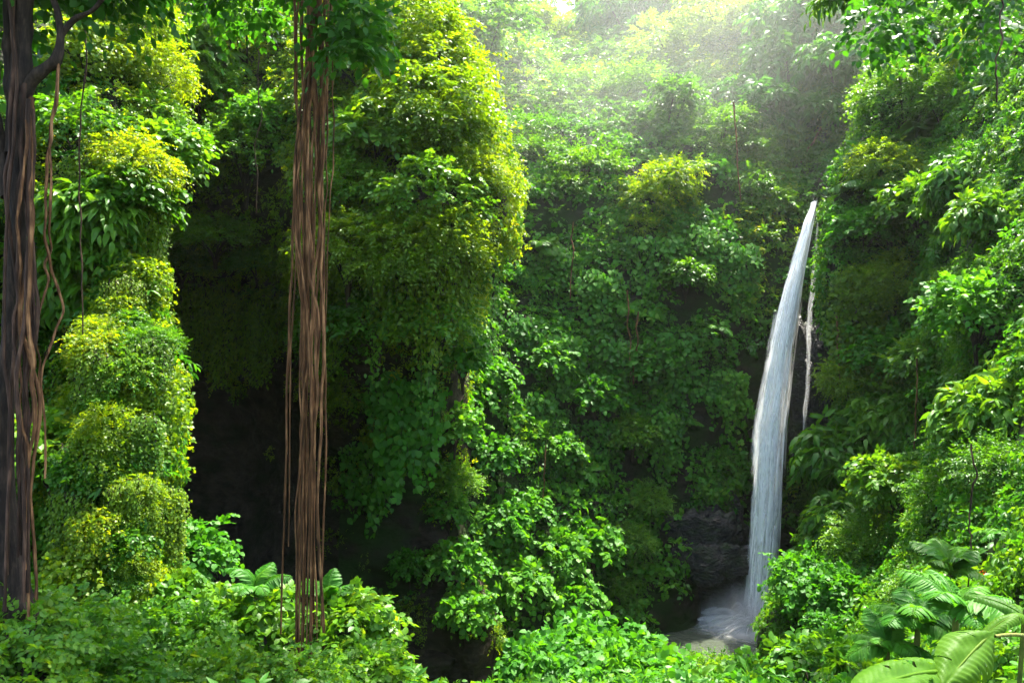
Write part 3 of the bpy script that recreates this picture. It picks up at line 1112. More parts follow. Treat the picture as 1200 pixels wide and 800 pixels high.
tree('layered', 840, 165, .9, 'small tiered tree left of the drooping trees above the waterfall', HG, H_)
tree('layered', 590, 190, 1.0, 'tiered tree half hidden behind the golden spur', HG, H_)
tree('round', 625, 250, .85, 'dim round tree low on the hillside beside the golden spur', HG, H_)
tree('layered', 690, 215, .95, 'tiered tree at the foot of the misty hillside', HG, H_)
tree('pale', 770, 235, .85, 'bushy tree on the lip of the shaded rock face, below the rounded creeper tree', HG, H_)
tree('round', 910, 190, .75, 'dark bushy tree overhanging the rock left of the waterfall lip', HG, H_)
tree('pale', 530, 22, 1.1, 'yellowish tree peeking out behind the top of the golden spur', HG, H_)

# ---- golden spur
SG = 'plants on the golden spur'
O_ = ['overhang_cliff']
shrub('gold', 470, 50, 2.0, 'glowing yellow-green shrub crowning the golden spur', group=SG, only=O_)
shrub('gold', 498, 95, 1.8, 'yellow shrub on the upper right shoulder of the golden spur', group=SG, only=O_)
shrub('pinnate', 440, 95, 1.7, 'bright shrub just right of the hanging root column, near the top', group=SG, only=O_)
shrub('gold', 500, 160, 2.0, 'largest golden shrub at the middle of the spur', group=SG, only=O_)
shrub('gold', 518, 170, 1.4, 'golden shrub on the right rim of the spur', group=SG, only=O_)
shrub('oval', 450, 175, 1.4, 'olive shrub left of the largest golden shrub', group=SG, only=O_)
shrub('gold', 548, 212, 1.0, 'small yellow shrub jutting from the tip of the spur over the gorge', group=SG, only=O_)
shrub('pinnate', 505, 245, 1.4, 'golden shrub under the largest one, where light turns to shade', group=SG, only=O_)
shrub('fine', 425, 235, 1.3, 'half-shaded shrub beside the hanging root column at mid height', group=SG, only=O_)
shrub('fine', 250, 130, 1.6, 'dim green shrub in the dark hollow between fig tree and root column', group=SG, only=O_)
shrub('fine', 300, 190, 1.6, 'sun-flecked shrub left of the hanging root column', group=SG, only=O_)
shrub('broad', 320, 150, 1.1, 'pale leaved shrub touching the left side of the root column', group=SG, only=O_)
shrub('long', 240, 90, 1.5, 'strap-leaved shrub high in the dark hollow', group=SG, only=O_)
shrub('fine', 300, 60, 1.7, 'shrub under the dark canopy left of the root column', group=SG, only=O_)
shrub('fine', 230, 190, 1.2, 'leafy shrub at the mouth of the dark hollow', group=SG, only=O_)
for a_ in ((265, 270, 1.5, 'feathery dark shrub with flat layers above the cave'), (215, 300, 1.2, 'lower feathery shrub leaning over the left cave edge'), (310, 300, 1.1, 'feathery shrub above the cave, right beside the root column')):
    shrub('fine', a_[0], a_[1], a_[2], a_[3], group=SG, only=O_, sq=.6)
for px, py, r, lab in (
        (420, 300, 1.4, 'olive shrub low on the spur, right of the root column'),
        (480, 300, 1.5, 'half-lit shrub low on the middle of the spur'),
        (510, 290, 1.3, 'golden shrub low on the right rim of the spur'),
        (460, 370, 1.3, 'dim shrub on the underside of the spur, middle'),
        (500, 370, 1.2, 'dim shrub on the underside of the spur, right'),
        (400, 390, 1.1, 'dim shrub on the underside of the spur, beside the root column')):
    shrub('gold' if py < 350 else 'pinnate', px, py, r, lab, group=SG, only=O_, out=.5)
curtain('fine', 415, 235, 1.0, 'golden creeper trailing down right of the root column', SG, O_)
curtain('fine', 470, 255, 1.15, 'long yellow creeper trailing from the middle of the spur', SG, O_)
curtain('fine', 530, 255, .9, 'yellow creeper trailing from the rim of the spur', SG, O_)
curtain('fine', 505, 285, 1.1, 'creeper fading into shade under the spur rim', SG, O_)
curtain('string', 565, 300, 1.1, 'thin string of leaves hanging from the spur tip', SG, O_)
curtain('string', 440, 300, 1.2, 'thin dim string of leaves hanging beside the root column', SG, O_)
curtain('heart', 575, 300, .8, 'leafy vine hanging where the spur meets the shaded rock face', SG, O_)
curtain('string', 500, 330, 1.3, 'pair of leaf strings hanging in the shade below the spur', SG, O_)
curtain('string', 210, 360, 1.1, 'sparse leaf string hanging across the top of the cave', SG, O_)
curtain('fine', 395, 330, .9, 'dim creeper hanging right of the cave', SG, O_)

for px, py, s, lab in (
        (230, 335, 1.2, 'dark vine fringe hanging across the left of the cave mouth'),
        (270, 345, 1.3, 'dark vine fringe hanging across the middle of the cave mouth'),
        (315, 350, 1.2, 'dark vine fringe hanging at the right of the cave mouth'),
        (480, 440, 1.2, 'dim vine fringe under the middle of the spur'),
        (440, 520, 1.0, 'faint vine low on the black wall right of the root column')):
    curtain('fine' if py < 400 else 'heart', px, py, s * .8, lab, SG, O_, out=.4)

# ---- shaded gorge face
GG = 'vines and shrubs on the shaded rock face'
C_ = ['gorge_cliff']
for px, py, s, lab in (
        (650, 300, .9, 'round-leaved vine starting high at the left of the rock face, beside the spur'),
        (700, 330, 1.0, 'round-leaved vine hanging below the tiered hillside tree'),
        (760, 290, 1.1, 'long round-leaved vine down the centre top of the rock face'),
        (820, 280, 1.0, 'thick vine hanging from the lip, two vines left of the waterfall'),
        (860, 300, .95, 'thick vine hanging close along the left side of the waterfall'),
        (650, 400, 1.0, 'vine with large round leaves at the middle left of the rock face'),
        (720, 410, 1.0, 'vine with large round leaves at the heart of the rock face'),
        (790, 400, 1.0, 'vine in the middle of the rock face, nearer the waterfall'),
        (845, 440, .8, 'vine draped low over the dark rock left of the waterfall'),
        (600, 380, .9, 'dim vine hanging at the shaded left border of the rock face'),
        (620, 470, .85, 'sparse vine hanging over deep shade below the spur'),
        (700, 500, .85, 'vine trailing onto the mound of big-leaved shrubs'),
        (770, 490, .9, 'vine trailing above the wet black rock')):
    curtain('heart', px, py, s, lab, GG, C_)
curtain('string', 740, 330, 1.6, 'pale thin creeper strings hanging straight down the rock face', GG, C_)
curtain('string', 880, 190, 1.2, 'light thin creeper string above the waterfall lip', GG)
for kind, px, py, r, lab in (
        ('shade', 700, 470, 1.3, 'round-leaved shrub bulging from the middle of the rock face'),
        ('shade', 640, 430, 1.2, 'round-leaved shrub bulging left of the middle of the rock face'),
        ('shade', 760, 430, 1.3, 'round-leaved shrub bulging right of the middle of the rock face'),
        ('oval', 740, 510, 1.1, 'paler shrub with pointed leaves low on the rock face'),
        ('shade', 650, 530, 1.0, 'solitary shrub in deep shade left of the pointed-leaved shrub'),
        ('shade', 690, 640, 1.3, 'big-leaved shrub on top of the mound in front of the rock face'),
        ('shade', 640, 660, 1.4, 'big-leaved shrub at the middle of the mound by the dark stream bed'),
        ('shade', 590, 690, 1.3, 'big-leaved shrub at the left foot of the mound'),
        ('shade', 660, 710, 1.3, 'big-leaved shrub low on the right of the mound'),
        ('shade', 550, 720, 1.0, 'big-leaved shrub nearest the dark stream bed'),
        ('shade', 610, 600, 1.0, 'dim shrub above the mound, inside the shade'),
        ('shade', 520, 600, .8, 'lone faint shrub in the blackest shade left of the mound'),
        ('shade', 480, 665, .7, 'small faint shrub low in the blackest shade'),
        ('fine', 740, 640, 1.0, 'mossy fine-leaved shrub between the mound and the wet black rock'),
        ('fine', 760, 590, 1.0, 'fine-leaved shrub above the wet black rock'),
        ('fine', 720, 690, .8, 'low mossy shrub at the edge of the pool'),
        ('shade', 840, 540, .7, 'small shrub clinging to rock left of the waterfall, halfway up'),
        ('oval', 800, 330, 1.1, 'shrub with upright leaves near the lip of the rock face')):
    shrub(kind, px, py, r, lab, group=GG)
shrub('fine', 945, 350, .55, 'small green tuft between the two strands of the waterfall', group=GG, out=.2)
shrub('fine', 955, 590, .9, 'dark green shrub at the right side of the waterfall, lower half', group=GG)
shrub('fine', 945, 540, .8, 'mossy tuft on the rock right of the waterfall', group=GG)

for kind, px, py, r, lab in (
        ('shade', 572, 450, 1.1, 'dim round-leaved shrub where the spur wall turns into the rock face'),
        ('shade', 566, 540, 1.1, 'dim shrub on the corner of the spur wall, above the stream bed'),
        ('shade', 575, 615, 1.2, 'dim shrub low on the corner of the spur wall'),
        ('shade', 532, 420, 1.0, 'dim shrub covering the edge of the spur wall under the golden crown'),
        ('shade', 524, 500, 1.0, 'dim shrub on the edge of the spur wall, halfway down'),
        ('fine', 528, 570, .9, 'dark fine-leaved shrub on the edge of the spur wall'),
        ('shade', 530, 660, 1.0, 'dim shrub at the foot of the spur wall')):
    shrub(kind, px, py, r, lab, group=GG)
for kind, px, py, r, lab in (
        ('oval', 905, 245, 1.2, 'leafy bush on the ledge just left of the waterfall lip'),
        ('pinnate', 880, 225, 1.3, 'feathery bush on the ledge behind the waterfall lip'),
        ('oval', 932, 190, 1.0, 'dark bush in the notch above the waterfall lip')):
    shrub(kind, px, py, r, lab, group=GG, out=.1)

# ---- left bank
BG = 'plants on the sunlit left bank'
B_ = ['left_bank']
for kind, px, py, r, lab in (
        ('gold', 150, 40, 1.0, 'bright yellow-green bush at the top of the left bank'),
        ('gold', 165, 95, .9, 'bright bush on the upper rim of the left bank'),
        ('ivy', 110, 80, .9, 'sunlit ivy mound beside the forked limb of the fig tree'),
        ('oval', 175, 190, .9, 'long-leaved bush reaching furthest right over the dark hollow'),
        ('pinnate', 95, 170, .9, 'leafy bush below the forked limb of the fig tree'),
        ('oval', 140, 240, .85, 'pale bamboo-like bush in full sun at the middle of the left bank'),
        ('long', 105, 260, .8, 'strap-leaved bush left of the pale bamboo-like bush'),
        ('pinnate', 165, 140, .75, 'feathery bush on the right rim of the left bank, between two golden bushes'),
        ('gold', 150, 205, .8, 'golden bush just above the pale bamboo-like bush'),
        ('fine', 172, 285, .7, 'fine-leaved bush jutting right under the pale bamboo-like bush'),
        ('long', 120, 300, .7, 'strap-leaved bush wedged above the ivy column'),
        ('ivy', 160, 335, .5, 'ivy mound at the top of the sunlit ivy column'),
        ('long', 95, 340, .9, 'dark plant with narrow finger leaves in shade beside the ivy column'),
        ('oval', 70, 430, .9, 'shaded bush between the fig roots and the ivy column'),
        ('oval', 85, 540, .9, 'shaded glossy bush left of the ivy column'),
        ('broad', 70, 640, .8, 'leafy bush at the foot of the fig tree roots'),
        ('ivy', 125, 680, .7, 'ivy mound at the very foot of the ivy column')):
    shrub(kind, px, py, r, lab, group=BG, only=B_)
rt_ = R_(404)
for k in range(30):
    py = 335 + 12.5 * k
    px = 150 - .06 * max(0, py - 480) + rt_.normal() * 15
    kd = ('ivy', 'gold', 'pinnate', 'ivy', 'oval', 'gold', 'fine')[k % 7]
    shrub(kd, min(px, 172), py, rt_.uniform(.22, .52), 'small sunlit tuft of climbing leaves on the glowing ivy column', group='leafy tufts on the ivy column', only=B_, out=rt_.uniform(.1, 1.0), name='ivy_tuft', sq=rt_.uniform(.7, 1.5))
for px, py, s, lab in ((178, 440, .45, 'thin leafy shoot dangling from the right side of the ivy column, upper'), (170, 520, .5, 'thin leafy shoot dangling from the right side of the ivy column, middle'), (100, 420, .6, 'thin leaf string between the fig roots and the ivy column')):
    curtain('string', px, py, s, lab, BG, B_, out=.6)
for px, py, s in ((152, 350, .42), (166, 430, .40), (138, 440, .45), (157, 515, .42), (128, 535, .45), (146, 590, .40), (118, 600, .42), (165, 590, .35)):
    curtain('ivy' if px % 2 else 'fine', px, py, s, 'small ragged drape of leaves hanging down the glowing ivy column', 'leafy drapes on the ivy column', B_, out=.55)
curtain('ivy', 172, 415, .40, 'ragged ivy curtain hanging on the right edge of the ivy column', BG, B_, out=.4)
curtain('fine', 172, 120, .55, 'ragged creeper trailing from the upper rim of the left bank', BG, B_, out=.5)
curtain('fine', 160, 225, .55, 'ragged creeper trailing over the middle of the left bank', BG, B_, out=.5)
curtain('fine', 110, 210, .6, 'ragged creeper trailing behind the fig lianas', BG, B_, out=.5)
curtain('string', 185, 350, .5, 'short leafy tip dangling right of the ivy column', BG, B_)
curtain('string', 60, 150, .8, 'thin stringy vine between fig trunk and sunlit bank', BG, B_)

# ---- right slope
RG = 'plants on the right slope'
T_ = ['right_slope']
for kind, px, py, r, lab in (
        ('fine', 1085, 60, 1.9, 'bright bush at the sunlit top edge of the right slope'),
        ('fine', 1055, 125, 1.9, 'rounded bright bush forming the left shoulder of the right slope'),
        ('fine', 1120, 130, 1.5, 'dense fine-leaved bush behind the shoulder of the right slope'),
        ('gold', 1160, 60, 1.2, 'yellow-green bush at the upper right of the right slope'),
        ('gold', 1030, 210, 1.5, 'yellow-lit bush right above the waterfall lip'),  # brighter gold leaf colour stands in for missing sunlight
        ('broad', 1006, 275, 1.3, 'round-leaved bush hiding the right side of the waterfall lip'),
        ('oval', 1090, 250, 1.4, 'pointed-leaved shrub in the middle of the upper right slope'),
        ('gold', 1060, 330, 1.3, 'yellow-green shrub under the shoulder of the right slope'),
        ('long', 1140, 220, 1.1, 'shaded strap-leaved shrub left of the banana plants'),
        ('gold', 1014, 345, 1.35, 'bright bush beside the thin waterfall strand'),
        ('broad', 1040, 420, 1.4, 'pale bush at the middle of the right slope'),
        ('gold', 1004, 450, 1.2, 'leafy bush hanging right of the bare rock beside the waterfall'),
        ('oval', 1100, 430, 1.2, 'bush left of the lush bright-leaved bush'),
        ('broad', 1160, 370, 1.2, 'lush bush with bright round leaves at the right edge'),
        ('broad', 1120, 460, .95, 'lower half of the lush round-leaved thicket at the right edge'),
        ('long', 1000, 540, 1.5, 'pale shrub with large drooping leaves, low on the right slope'),
        ('long', 1045, 500, 1.2, 'drooping shrub above the pale large-leaved one'),
        ('oval', 1060, 580, 1.2, 'dense bush at the centre of the lower right slope'),
        ('long', 990, 615, 1.1, 'drooping pale shrub overlooking the foot of the waterfall'),
        ('broad', 962, 690, 1.25, 'bright bush closest to the foot of the waterfall'),
        ('broad', 1000, 715, 1.3, 'bright bush right of the one closest to the waterfall foot'),
        ('fine', 1030, 650, 1.2, 'dark bush behind the ferns of the lower right slope'),
        ('fine', 1120, 590, .9, 'shaded bush below the lush round-leaved thicket'),
        ('fine', 1180, 560, .8, 'dark bush at the right edge, below the round-leaved thicket'),
        ('long', 1170, 260, .9, 'dark drooping shrub under the banana plants'),
        ('broad', 1000, 760, 1.0, 'low round-leaved bush left of the ferns'),
        ('fine', 1090, 700, .7, 'small dark bush just above the ferns')):
    shrub(kind, px, py, r, lab, group=RG, only=T_)
curtain('ivy', 1000, 330, 1.5, 'leafy creeper hanging down beside the thin waterfall strand', RG, T_)
curtain('ivy', 1045, 440, 1.2, 'leafy creeper hanging in the middle of the right slope', RG, T_)
shrub('long', 1175, 490, .9, 'drooping dark shrub in the recess at the right edge, beside the round-leaved thicket', group=RG, only=T_)
shrub('pinnate', 1150, 520, .8, 'feathery shrub in the recess under the round-leaved thicket', group=RG, only=T_)
curtain('string', 1160, 560, .6, 'thin hanging vine in the dark recess of the right slope', RG, T_)
FG = 'ferns and palms on the right slope'
rosette(PALM, 1025, 232, 1.8, 9, 'grey-green palm fanning out above the waterfall lip', 'palm', 'small_palm', 'frond', FG, lift=30)
rosette(PALM, 1040, 210, 1.7, 8, 'yellow palm behind the grey-green palm', 'palm', 'small_palm', 'frond', FG, lift=40)
rosette(PALM, 1060, 255, 1.6, 8, 'shaded palm right of the grey-green palm', 'palm', 'small_palm', 'frond', FG, lift=25)
rosette(EAR, 985, 140, 1.3, 6, 'broad pale leaves sprouting on the rim above the waterfall', 'plant', 'broad_leaf_plant', 'leaf', FG, lift=30)
rosette(EAR, 1012, 178, 1.1, 6, 'large pale leaves below the rim sprouts above the waterfall', 'plant', 'broad_leaf_plant', 'leaf', FG, lift=25)
rosette(BANANA, 1172, 105, 1.0, 6, 'banana plant with a rounded upright leaf near the upper right corner', 'banana plant', 'banana_plant', 'leaf', FG, lift=35)
rosette(BANANA, 1215, 175, 1.0, 5, 'banana plant with a pale leaf reaching in from the right edge', 'banana plant', 'banana_plant', 'leaf', FG, lift=10)
rosette(FROND, 1075, 745, .85, 9, 'sunlit fern in front of the right slope, above the huge torn leaves', 'fern', 'fern', 'frond', FG, d=10.5, lift=22)
rosette(FROND, 1120, 730, .85, 9, 'fern with ladder-like fronds right of the sunlit fern', 'fern', 'fern', 'frond', FG, d=9.5, lift=20)
rosette(FROND, 1040, 770, .7, 8, 'low fern left of the sunlit fern', 'fern', 'fern', 'frond', FG, d=10.5, lift=22)
rosette(PALM, 1112, 680, .7, 8, 'spiky palm-like plant above the ferns', 'palm', 'small_palm', 'frond', FG, d=12.2, lift=40)
rosette(EAR, 1120, 712, .34, 6, 'plant with two oval ribbed leaves above the ferns', 'plant', 'broad_leaf_plant', 'leaf', FG, d=10.8, lift=25)
rosette(BANANA, 1200, 725, .5, 6, 'plant with long ribbed leaves leaning in at the lower right edge', 'banana plant', 'banana_plant', 'leaf', FG, d=8.2, lift=20)
rosette(FROND, 1020, 560, .9, 8, 'fern on the middle of the lower right slope', 'fern', 'fern', 'frond', FG, lift=20)
rosette(FROND, 1190, 640, .6, 8, 'dark fern in the shaded recess at the right edge', 'fern', 'fern', 'frond', FG, lift=20)
rosette(FROND, 960, 560, 1.0, 8, 'bright fern tuft beside the lower waterfall', 'fern', 'fern', 'frond', FG, lift=15)


rosette(PALM, 800, 215, 1.8, 9, 'hazy palm standing on the lip of the rock face, left of the waterfall', 'palm', 'small_palm', 'frond', GG, lift=35)
rosette(PALM, 640, 300, 1.6, 9, 'dim palm beside the spur at the top left of the rock face', 'palm', 'small_palm', 'frond', GG, lift=30)
rosette(FROND, 735, 365, 1.3, 9, 'fern arching out of the centre of the rock face', 'fern', 'fern', 'frond', GG, lift=15)
rosette(FROND, 835, 390, 1.2, 9, 'fern hanging from the rock face just left of the waterfall', 'fern', 'fern', 'frond', GG, lift=15)
rosette(FROND, 680, 560, 1.2, 9, 'fern above the mound of big-leaved shrubs', 'fern', 'fern', 'frond', GG, lift=20)
rosette(FROND, 800, 500, 1.1, 9, 'fern low on the rock face above the wet black rock', 'fern', 'fern', 'frond', GG, lift=15)
rosette(PALM, 1075, 180, 1.5, 9, 'slender palm among the bushes on the shoulder of the right slope', 'palm', 'small_palm', 'frond', FG, lift=40)
rosette(PALM, 1030, 470, 1.4, 9, 'palm leaning out of the middle of the right slope', 'palm', 'small_palm', 'frond', FG, lift=20)
rosette(PALM, 970, 640, 1.2, 9, 'palm leaning towards the foot of the waterfall', 'palm', 'small_palm', 'frond', FG, lift=20)
rosette(EAR, 1040, 395, 1.1, 7, 'pale broad-leaved plant in the middle of the right slope', 'plant', 'broad_leaf_plant', 'leaf', FG, lift=15)
rosette(FROND, 1100, 345, 1.0, 9, 'fern in the upper middle of the right slope', 'fern', 'fern', 'frond', FG, lift=15)


def heliconia(px, py, h, label, d=None):
    q = cast(px, py, T_)
    p = q[0] + norm(np.array([0, 0, CAMZ]) - q[0]) * (1.1 if d is None else d)
    t = thing('red_flower', p, label, 'flower', 'red flowers on the right slope', random.uniform(0, 6))
    g_ = Geo()
    r = R_(int(px))
    z = np.linspace(0, -h, 9)
    for k in range(9):
        s = 1 if k % 2 else -1
        leaves(g_, 'oval', np.array([[0, 0, z[k]]]), np.array([[s * .9, .2, -.25]]), np.array([[0, -.7, .7]]), h * .42, np.array([r.random()]))
    link('bract', g_.mesh('bracts', M['bract']), t)
    g_ = Geo()
    tube(g_, np.array([[0, .25, h * .3], [0, .1, h * .25], [0, 0, 0.02], [0, 0, -h]]), np.array([.02, .02, .018, .01]), 5)
    link('stem', g_.mesh('flower_stem', M['stem']), t)


heliconia(1050, 575, .7, 'long red hanging flower on the middle of the right slope')
heliconia(1079, 716, .32, 'red hanging flower just above the sunlit fern')
heliconia(1150, 668, .2, 'tiny orange-red flower in the dark recess on the right')

# the two huge torn leaves at the lower right
t = thing('giant_leaf_plant', P(1215, 790, 5.2), 'plant with two huge bright torn leaves on long stalks at the lower right corner', 'plant')
for key, tip, base, W, roll in (('torn_leaf_upper', P(1098, 812, 4.8), P(1166, 745, 5.1), .33, .25), ('torn_leaf_lower', P(1005, 806, 4.5), P(1122, 792, 5.0), .29, -.15)):
    d_ = tip - base
    L_ = np.linalg.norm(d_)
    me_ = big_leaf_mesh(key, 520 + len(key), L_, W, 'leaf_big', 'ear' if 'upper' in key else 'banana', .16, 12 if 'lower' in key else 7, .12)
    y = norm(d_)
    zf = norm(np.array([roll, -.62, .78]))
    x = norm(np.cross(y, zf))
    z = np.cross(x, y)
    o = link('leaf', me_, t)
    m4 = Matrix([[x[0], y[0], z[0], base[0]], [x[1], y[1], z[1], base[1]], [x[2], y[2], z[2], base[2]], [0, 0, 0, 1]])
    o.matrix_parent_inverse = Matrix()
    o.matrix_basis = Matrix.Translation(-Vector(t.location)) @ m4
    g_ = Geo()
    b0 = P(1240, 760, 5.4) if 'upper' in key else P(1230, 850, 5.4)
    tube(g_, bez(b0, b0 * .7 + base * .3 + [0, 0, .07], b0 * .3 + base * .7 + [0, 0, .05], base, 10) - np.array(t.location), np.linspace(.016, .010, 10), 7)
    link('stalk', g_.mesh('stalk', M['stem']), t)

# ---- foreground shrubs
for kind, px, py, d, r, lab in (
        ('broad', 690, 790, 15, 1.1, 'bright round-leaved bush at the bottom centre, left of two'),
        ('broad', 738, 800, 15, .85, 'bright round-leaved bush at the bottom centre, right of two'),
        ('broad', 640, 800, 13.5, .8, 'bright bush cut off by the bottom edge, left of centre'),
        ('broad', 740, 812, 13, .9, 'bright bush cut off by the bottom edge in front of the two centre bushes'),
        ('fine', 835, 812, 15.5, .75, 'fine-leaved bush in front of the pool'),
        ('broad', 890, 822, 14, .75, 'bush in front of the black boulder'),
        ('broad', 790, 826, 13, .7, 'low bush below the pool, cut off by the bottom edge'),
        ('oval', 960, 800, 12.5, .75, 'leafy bush between the black boulder and the ferns'),
        ('oval', 285, 740, 13.2, .80, 'bush with long leaves just left of the foot of the root column'),
        ('oval', 410, 745, 12.6, .72, 'bush with long pale leaves just right of the foot of the root column'),
        ('pinnate', 360, 815, 10.5, .6, 'fine bush at the very foot of the root column'),
        ('oval', 440, 800, 11.5, .55, 'low bush with pale upturned leaves right of the root column'),
        ('pinnate', 225, 770, 12, .75, 'fine bush in the lower left, next to the long-leaved bush'),
        ('broad', 205, 655, 17.5, 1.0, 'shaded round bush right of the ivy column, in front of the cave'),
        ('pinnate', 150, 765, 12, .8, 'dim bush below the ivy column'),
        ('oval', 190, 720, 14.5, .8, 'dim leafy bush under the shaded round bush'),
        ('pinnate', 70, 765, 10.5, .8, 'dim bush in the lower left corner region, below the fig roots'),
        ('pinnate', 10, 745, 9.5, .7, 'dark bush at the left edge, below the fig tree'),
        ('pinnate', 110, 815, 9.5, .7, 'dark bush on the bottom edge at the lower left'),
        ('pinnate', 20, 815, 8.5, .65, 'dark bush filling the lower left corner'),
        ('pinnate', 270, 820, 10.5, .7, 'green bush on the bottom edge, left of the root column')):
    at_depth(kind, px, py, d, r, lab)
rosette(FROND, 300, 700, .7, 8, 'fern-like plant with upright leaves left of the root column foot', 'fern', 'fern', 'frond', 'foreground ferns', d=13, lift=45)
rosette(FROND, 385, 715, .6, 7, 'fern-like plant right of the root column foot', 'fern', 'fern', 'frond', 'foreground ferns', d=12.7, lift=45)

# ------------------------------------------------------------------ hanging root column
t = thing('aerial_root_column', P(352, 775, 12), 'tall column of thick brown aerial roots hanging from the canopy to the bushes', 'tree roots')
r = R_(77)
TL = Vector(t.location)
for k in range(16):
    x0 = 361 + 16 * (k % 9) / 8 + r.normal() * 1.6
    y0 = 12 + (-.10 if k < 9 else .08) + r.normal() * .03
    x1 = (344, 347, 351, 354, 358, 361, 368, 372, 375)[k % 9] + r.normal() * 1.6
    g_ = Geo()
    root_geo(g_, P(x0, -190, y0), P(x1 + r.normal() * 1.5, 835, 12 + (y0 - 12) * .7), r.uniform(.014, .032), r.uniform(.008, .020), r, r.uniform(.05, .16), 110)
    o = link('root', mesh_np('root', np.concatenate(g_.V) - np.array(TL), [np.concatenate(f) for f in g_.F.values()], M['root'], smooth=True), t)
t.rotation_euler = (0, 0, 0)
for (x0, x1, ybot, r0, lab) in (
        (353, 330, 742, .020, 'thin loose aerial root hanging free along the left of the root column'),
        (356, 338, 640, .014, 'thinnest loose aerial root between the column and the free left root'),
        (384, 367, 745, .022, 'dark aerial root close along the right of the root column'),
        (388, 376, 735, .018, 'brown aerial root right of the root column, behind the dark one'),
        (396, 381, 420, .012, 'short thin liana furthest right of the root column'),
        (383, 377, 500, .016, 'crooked liana just right of the root column')):
    bot = P(x1, ybot, 12.1)
    o_ = thing('hanging_root', bot, lab, 'aerial root', 'loose roots beside the root column')
    g_ = Geo()
    root_geo(g_, P(x0, -190, 12.1), bot, r0 * 1.15, r0 * .7, r, .08, 90)
    mm = mesh_np('loose_root', np.concatenate(g_.V) - bot, [np.concatenate(f) for f in g_.F.values()], M['root'], smooth=True)
    bpy.data.objects.remove(o_)
    o_ = link('hanging_root', mm)
    o_.location = bot
    tag(o_, lab, 'aerial root', 'loose roots beside the root column')
for (x0, d_, ytop, ybot, lab) in (
        (578, 26.5, 180, 330, 'hair-thin liana hanging from the tip of the golden spur'),
        (95, 14.5, -60, 520, 'thin pale liana hanging in front of the sunlit bank'),
        (300, 20, 60, 250, 'thin liana hanging in the dark hollow'),
        (1168, 12, -60, 120, 'thin liana hanging in the upper right corner'),
        (1135, 12.5, 520, 690, 'thin stem hanging in the dark recess at the right')):
    bot = P(x0, ybot, d_)
    g_ = Geo()
    root_geo(g_, P(x0 + 3, ytop, d_), bot, .016, .012, r, .12, 60, 5)
    o_ = link('liana', mesh_np('liana', np.concatenate(g_.V) - bot, [np.concatenate(f) for f in g_.F.values()], M['root_dark'], smooth=True))
    o_.location = bot
    tag(o_, lab, 'liana', 'thin lianas')

for (x0, y0, x1, y1, rad, lab) in (
        (748, 365, 742, 450, .05, 'bare pale vine stem hanging straight on the centre of the rock face'),
        (735, 340, 739, 440, .04, 'second bare vine stem left of the pale one on the rock face'),
        (672, 260, 668, 350, .04, 'bare stem hanging at the top left of the rock face'),
        (860, 120, 868, 235, .05, 'light bare creeper stem hanging above the rock face near the lip'),
        (938, 190, 962, 150, .07, 'dead leaning branch above the waterfall lip'),
        (1075, 420, 1070, 540, .03, 'bare hanging stem in the middle of the right slope'),
        (980, 370, 984, 450, .04, 'bare hanging stem right of the thin waterfall strand'),
        (640, 520, 636, 600, .035, 'bare dark stem hanging in the shade above the mound')):
    q0, q1 = cast(x0, y0), cast(x1, y1)
    d_ = min(q0[0][1], q1[0][1]) - .9
    bot = P(x1, y1, d_)
    g_ = Geo()
    root_geo(g_, P(x0, y0, d_), bot, rad, rad * .7, r, .10, 50, 6)
    o_ = link('liana', mesh_np('liana', np.concatenate(g_.V) - bot, [np.concatenate(f) for f in g_.F.values()], M['root'], smooth=True))
    o_.location = bot
    tag(o_, lab, 'liana', 'bare stems')

# ------------------------------------------------------------------ dark fig tree on the left
base = np.array([-5.35, 9.2, ground_z(np.array([-5.35]), np.array([9.2]))[0] - .3])
fig = thing('fig_tree', base, 'dark forked fig tree with roots hanging down its trunk at the left edge', 'tree')


def fpart(name, pts, rad, mat, sides=12, rough=.18, parent=None):
    pts = np.array(pts)
    n = 60
    T = catmull(pts, n, 0)
    R = catmull(np.array(rad)[:, None], n, 0)[:, 0]
    R = R * (1 + rough * vnoise(T * 3.1, 8) + rough * .6 * vnoise(T * 8, 9))
    g_ = Geo()
    tube(g_, T, R, sides)
    V = np.concatenate(g_.V)
    V = V + .02 * np.stack([vnoise(V * 6, 21), vnoise(V * 6, 22), vnoise(V * 6, 23)], -1)
    return link(name, mesh_np(name, V - base, [np.concatenate(f) for f in g_.F.values()], M[mat], smooth=True), parent or fig)


D = 9.3
fpart('trunk', [base, P(6, 600, D), P(12, 400, D), P(24, 220, D), P(24, 120, D), P(27, 40, D), P(30, -60, D), P(26, -260, D)], [.26, .14, .10, .10, .12, .10, .09, .07], 'bark')
fpart('limb', [P(22, 135, D), P(34, 100, D - .05), P(52, 82, D - .1), P(66, 70, D - .1), P(72, 40, D - .1), P(62, -10, D), P(58, -90, D)], [.10, .075, .062, .058, .04, .035, .025], 'bark')
fpart('limb', [P(70, 48, D - .1), P(85, 25, D - .1), P(108, 12, D - .2), P(135, -20, D - .3), P(170, -80, D - .4)], [.035, .03, .025, .02, .015], 'bark', 8)
fpart('limb', [P(16, 180, D), P(12, 90, D + .05), P(8, 0, D), P(4, -120, D)], [.09, .06, .05, .04], 'bark')
fpart('limb', [P(14, 230, D), P(-6, 150, D), P(-30, 60, D), P(-60, -80, D)], [.1, .09, .07, .05], 'bark')
rf = R_(99)
